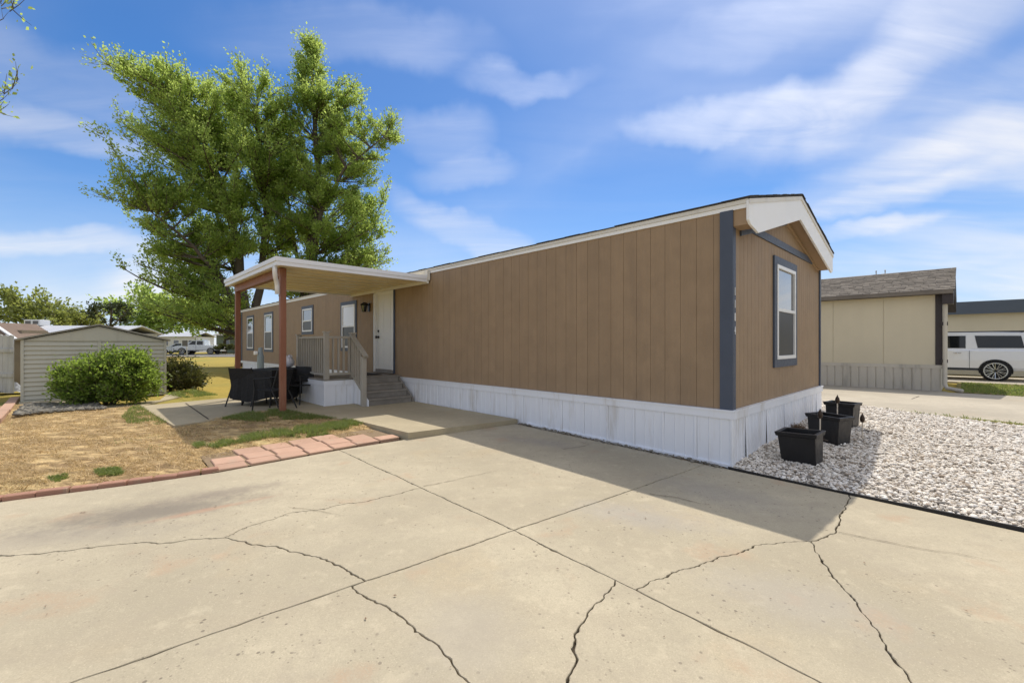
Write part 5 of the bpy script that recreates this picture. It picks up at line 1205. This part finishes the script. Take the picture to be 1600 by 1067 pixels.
def tree(name, base, stems, rad, lobes, ntips, twigs, leaves, lsize, leafm, label, cat='tree', group=None, seed=1, upbias=.5, twl=(.5, 1.2), limb_r=.05, barkm='bark', spread=.12, mint=3):
    """stems: lists of world points (tapered trunks); lobes: (centre, rx, ry, rz) volumes that the crown fills"""
    rr = random.Random(seed); e = empty(name, base, 0, label, cat, group); off = tuple(base)
    tk = MB(); nodes = []
    for s, r0 in zip(stems, rad):
        pts = []
        for a, b in zip(s[:-1], s[1:]):
            for i in range(3): pts.append(a.lerp(b, i / 3) + Vector((rr.uniform(-1, 1), rr.uniform(-1, 1), 0)) * r0 * .25)
        pts.append(s[-1]); k = len(pts); rs = [r0 * (1 - .88 * (i / (k - 1)) ** .8) for i in range(k)]; rs[0] *= 1.25
        tk.tube(pts, rs, 9); nodes += [(p, q) for p, q in zip(pts, rs)][2:]
    vol = [l[1] * l[2] * l[3] for l in lobes]; tot = sum(vol); lim = MB(); LC = []; LD = []
    for l, vv in zip(lobes, vol):
        for _ in range(max(mint, int(round(ntips * vv / tot)))):
            while True:
                q = Vector((rr.uniform(-1, 1), rr.uniform(-1, 1), rr.uniform(-1, 1)))
                if q.length < 1 and q.length > .42: break
            t = l[0] + Vector((q.x * l[1], q.y * l[2], q.z * l[3]))
            best = min(nodes, key=lambda nd: (t - nd[0]).length + max(0, (nd[0].z - t.z + .35 * (t.xy - nd[0].xy).length)) * 1.6)
            a = best[0]; L = (t - a).length
            if L < .15: continue
            pts = curve_pts(a, t, Vector((rr.uniform(-.1, .1) * L, rr.uniform(-.1, .1) * L, -.06 * L + rr.uniform(-.05, .08) * L)), 5)
            r = min(best[1] * .7, limb_r * (.4 + L * .25)); lim.tube(pts, [r * (1 - .85 * i / 5) for i in range(6)], 5, False)
            for _ in range(twigs):
                f = rr.uniform(.25, 1) ** .7; i = min(4, int(f * 5)); p = pts[i].lerp(pts[i + 1], f * 5 - i)
                dr = (pts[5] - pts[3]).normalized() * .7 + Vector((rr.gauss(0, .5), rr.gauss(0, .5), rr.gauss(0, .4) + upbias)); dr.normalize()
                tl = rr.uniform(*twl); qv = p + dr * tl; lim.tube([p, p.lerp(qv, .5) + Vector((0, 0, -.04 * tl)), qv], [.014 * tl + .004, .009 * tl + .003, .003], 3, False)
                ts = rng.uniform(.12, 1.05, leaves); sp = rng.normal(0, spread * tl, (leaves, 3))
                LC.append(np.array(p)[None] + np.array(dr)[None] * (ts * tl)[:, None] + sp); LD.append(np.repeat(np.array(dr)[None], leaves, 0))
    tr = tk.build('trunk', barkm, e, off, smooth=True); tag(lim.build('branches', barkm, e, off), kind='stuff')
    me = leaf_mesh('crown', np.concatenate(LC) - np.array(off)[None], np.concatenate(LD), lsize, leafm); o = link('crown', me, e)
    return e
def lob(px, py, rx, ry, y, ryd, dy=0): c = px3(px, py, y + dy); k = (y + dy) / F; return (c, rx * k, ryd, ry * k)
def build_trees():
    Y = 27.0; P = lambda px, py, dy=0: px3(px, py, Y + dy)
    b = Vector((P(388, 540).x, Y, NZ))
    stems = [[b, P(383, 500), P(378, 440), P(368, 370), P(345, 290), P(318, 215), P(285, 150)],
             [b + Vector((.3, .2, 0)), P(398, 500, .3), P(410, 430, .6), P(415, 340, .9), P(410, 250, .8), P(402, 170, .6)],
             [b + Vector((-.2, -.3, 0)), P(372, 480, -.5), P(335, 420, -1.2), P(285, 370, -2), P(235, 330, -2.5)],
             [b + Vector((.0, .4, 0)), P(385, 470, .8), P(360, 400, 1.8), P(330, 300, 2.6), P(350, 200, 2.8)]]
    lobes = [lob(228, 135, 46, 48, Y, 2.4, -.5), lob(200, 108, 22, 26, Y, 1.4, -.5), lob(278, 170, 66, 66, Y, 3, 0), lob(215, 190, 34, 34, Y, 1.8, -.5), lob(330, 190, 56, 72, Y, 3, 1), lob(400, 175, 62, 62, Y, 2.8, .5), lob(370, 270, 90, 75, Y, 3.6, 0), lob(245, 258, 64, 56, Y, 3, -1), lob(232, 325, 52, 34, Y, 2.2, -1.5), lob(310, 350, 90, 70, Y, 3.6, 0), lob(400, 360, 70, 70, Y, 3, 0), lob(280, 415, 75, 42, Y, 3, -1), lob(255, 465, 40, 30, Y, 2, -2), lob(320, 480, 70, 36, Y, 3, -1.5), lob(430, 240, 45, 70, Y, 2.5, 0), lob(222, 380, 30, 25, Y, 1.6, -1)]
    tree('maple_tree', b, stems, (.42, .36, .26, .28), lobes, 470, 11, 29, .14, 'leaf', 'big broad leafy green tree with several trunks behind the patio cover', group='trees behind the home', seed=4, twl=(.5, 1.2), limb_r=.06, mint=6)
    Y2 = 28.0; P = lambda px, py, dy=0: px3(px, py, Y2 + dy); b = Vector((P(480, 540).x, Y2, NZ))
    stems = [[b, P(481, 480), P(484, 430), P(489, 360), P(498, 290), P(495, 220), P(487, 120), P(486, 85)],
             [b + Vector((.2, -.2, 0)), P(490, 430, -.4), P(502, 330, -.8), P(540, 262, -1), P(600, 215, -1)],
             [b + Vector((0, .3, 0)), P(488, 420, .5), P(520, 390, 1.2), P(570, 360, 1.8)], [b, P(470, 430, .2), P(455, 350, .6), P(448, 270, .5)]]
    lobes = [lob(486, 84, 5, 16, Y2, .4), lob(487, 108, 12, 22, Y2, .8), lob(488, 135, 22, 30, Y2, 1.3), lob(515, 165, 26, 26, Y2, 1.4), lob(555, 255, 34, 22, Y2, 1.6), lob(492, 190, 46, 50, Y2, 2.2), lob(555, 150, 13, 34, Y2, 1, 0), lob(545, 210, 45, 40, Y2, 2.4), lob(598, 215, 36, 36, Y2, 1.8), lob(575, 300, 34, 34, Y2, 1.8), lob(505, 280, 50, 55, Y2, 2.8), lob(530, 350, 62, 52, Y2, 3), lob(585, 385, 38, 40, Y2, 2), lob(455, 330, 40, 70, Y2, 2.4), lob(540, 415, 75, 34, Y2, 3), lob(450, 230, 26, 60, Y2, 1.8), lob(470, 440, 50, 30, Y2, 2.4)]
    tree('maple_tree', b, stems, (.46, .26, .2, .22), lobes, 340, 11, 29, .135, 'leaf', 'tall leafy green tree with a pointed top right of the broad tree', group='trees behind the home', seed=9, twl=(.45, 1.1), limb_r=.055, mint=9)
    def simple(name, px, py_base, Yd, lobes, lab, leafm, ntips, lsz, seed, grp, tr=.2, tw=7, lv=10, up=.3, top=None):
        bx = px3(px, 540, Yd).x; b = Vector((bx, Yd, NZ)); l0 = lobes[0][0]
        stems = [[b, b.lerp(l0, .5), l0]] + [[b.lerp(l0, .45), l[0]] for l in lobes[1:]]
        tree(name, b, stems, [tr] + [tr * .5] * (len(lobes) - 1), lobes, ntips, tw, lv, lsz, leafm, lab, group=grp, seed=seed, upbias=up, twl=(lsz * 2, lsz * 4.5), limb_r=.05)
    gp = 'trees on the far left'
    simple('elm_tree', 36, 540, 62, [lob(45, 480, 52, 28, 62, 4), lob(12, 490, 35, 24, 62, 3), lob(85, 492, 30, 20, 62, 3)], 'rounded spring green tree behind the pale roof', 'leaf_far', 70, .42, 21, gp, .35)
    simple('elm_tree', 118, 540, 68, [lob(118, 502, 28, 15, 68, 3)], 'small rounded green tree right of the roof cooler', 'leaf_far', 40, .42, 22, gp, .25)
    simple('elm_tree', 225, 540, 58, [lob(225, 485, 38, 35, 58, 4), lob(270, 495, 40, 25, 58, 4), lob(310, 490, 40, 30, 58, 4)], 'dense green tree low behind the shed roof', 'leaf', 110, .45, 23, gp, .3)
    simple('elm_tree', 350, 540, 66, [lob(355, 490, 30, 26, 66, 3), lob(380, 505, 28, 20, 66, 3)], 'yellow green tree beyond the field by the grey green home', 'leaf_far', 50, .45, 24, gp, .3)
    Yp = 36; P = lambda px, py, dy=0: px3(px, py, Yp + dy); b = Vector((P(172, 540).x, Yp, NZ))
    tree('pine_tree', b, [[b, P(172, 520), P(174, 490), P(172, 470)], [P(172, 512), P(160, 500), P(143, 480)], [P(173, 512), P(190, 495), P(204, 480)]], (.16, .07, .07), [lob(165, 481, 27, 4, Yp, 1.5), lob(195, 486, 13, 7, Yp, 1), lob(150, 494, 12, 4, Yp, .8), lob(182, 500, 16, 4, Yp, 1)], 30, 6, 16, .16, 'leaf_dark', 'thin dark branched pine showing above the shed roof', group=gp, seed=31, twl=(.3, .6), limb_r=.03, upbias=.2)
    # overhanging branch of a tree standing left of the frame
    b = Vector((-12.6, 9.2, NZ)); Q = lambda px, py, y=9: px3(px, py, y)
    tree('overhanging_tree', b, [[b, b + Vector((.1, 0, 3)), b + Vector((-.3, .2, 6)), b + Vector((-.4, .2, 8.5))], [b + Vector((-.1, .1, 4.2)), Q(-60, 190), Q(5, 155)], [b + Vector((-.2, .1, 5.6)), Q(-60, 60), Q(5, 30)]], (.2, .05, .05),
         [(Q(10, 125), .22, .3, .35), (Q(2, 165), .3, .3, .3), (Q(2, 20), .35, .3, .3), (Q(-90, 120), .8, .8, 1.0), (Q(-160, 60), 1.3, 1.2, 1.5), (Q(-190, 0), 1.2, 1.2, 1.2)], 46, 4, 6, .085, 'leaf', 'sparse leafy branch tips reaching in at the top left', 'tree', seed=41, twl=(.25, .5), limb_r=.02, barkm='twig')
    # bushes
    def bush(name, px, py, Yd, lobes, n, tw, lv, lsz, leafm, lab, seed):
        bx = px3(px, py, Yd).x; b = Vector((bx, Yd, NZ)); stems = [[b + Vector(((l[0].x - bx) * .3, 0, 0)), (b + l[0]) / 2 + Vector((0, 0, -.05)), l[0]] for l in lobes]
        tree(name, b, stems, [.025] * len(lobes), lobes, n, tw, lv, lsz, leafm, lab, 'bush', seed=seed, upbias=.55, twl=(.12, .32), limb_r=.012, barkm='twig', spread=.2)
    Yb = 9.55
    bush('green_bush', 165, 630, Yb, [lob(132, 600, 42, 30, Yb, .5), lob(202, 582, 38, 30, Yb, .5, .2), lob(170, 590, 54, 36, Yb, .55), lob(112, 596, 24, 18, Yb, .32), lob(216, 602, 26, 26, Yb, .38, .2), lob(160, 612, 62, 20, Yb, .5)], 420, 8, 11, .062, 'leaf_bush', 'large rounded bright green bush in front of the shed', 51)
    bush('dark_shrub', 285, 610, 12.5, [lob(285, 592, 26, 18, 12.5, .45), lob(270, 580, 14, 16, 12.5, .3), lob(300, 600, 14, 10, 12.5, .3), lob(282, 602, 28, 10, 12.5, .4)], 130, 7, 10, .065, 'leaf_shrub', 'small dull green shrub right of the shed', 52)
    for k, (px, Yd) in enumerate(((340, 58), (352, 58), (365, 57))):
        bush('low_shrub', px, 545, Yd, [lob(px, 543, 7, 4, Yd, .6)], 14, 6, 8, .2, 'leaf_shrub', ['low shrub left of three by the grey green home', 'low shrub in the middle of three by the grey green home', 'low shrub right of three by the grey green home'][k], 60 + k)
build_trees()
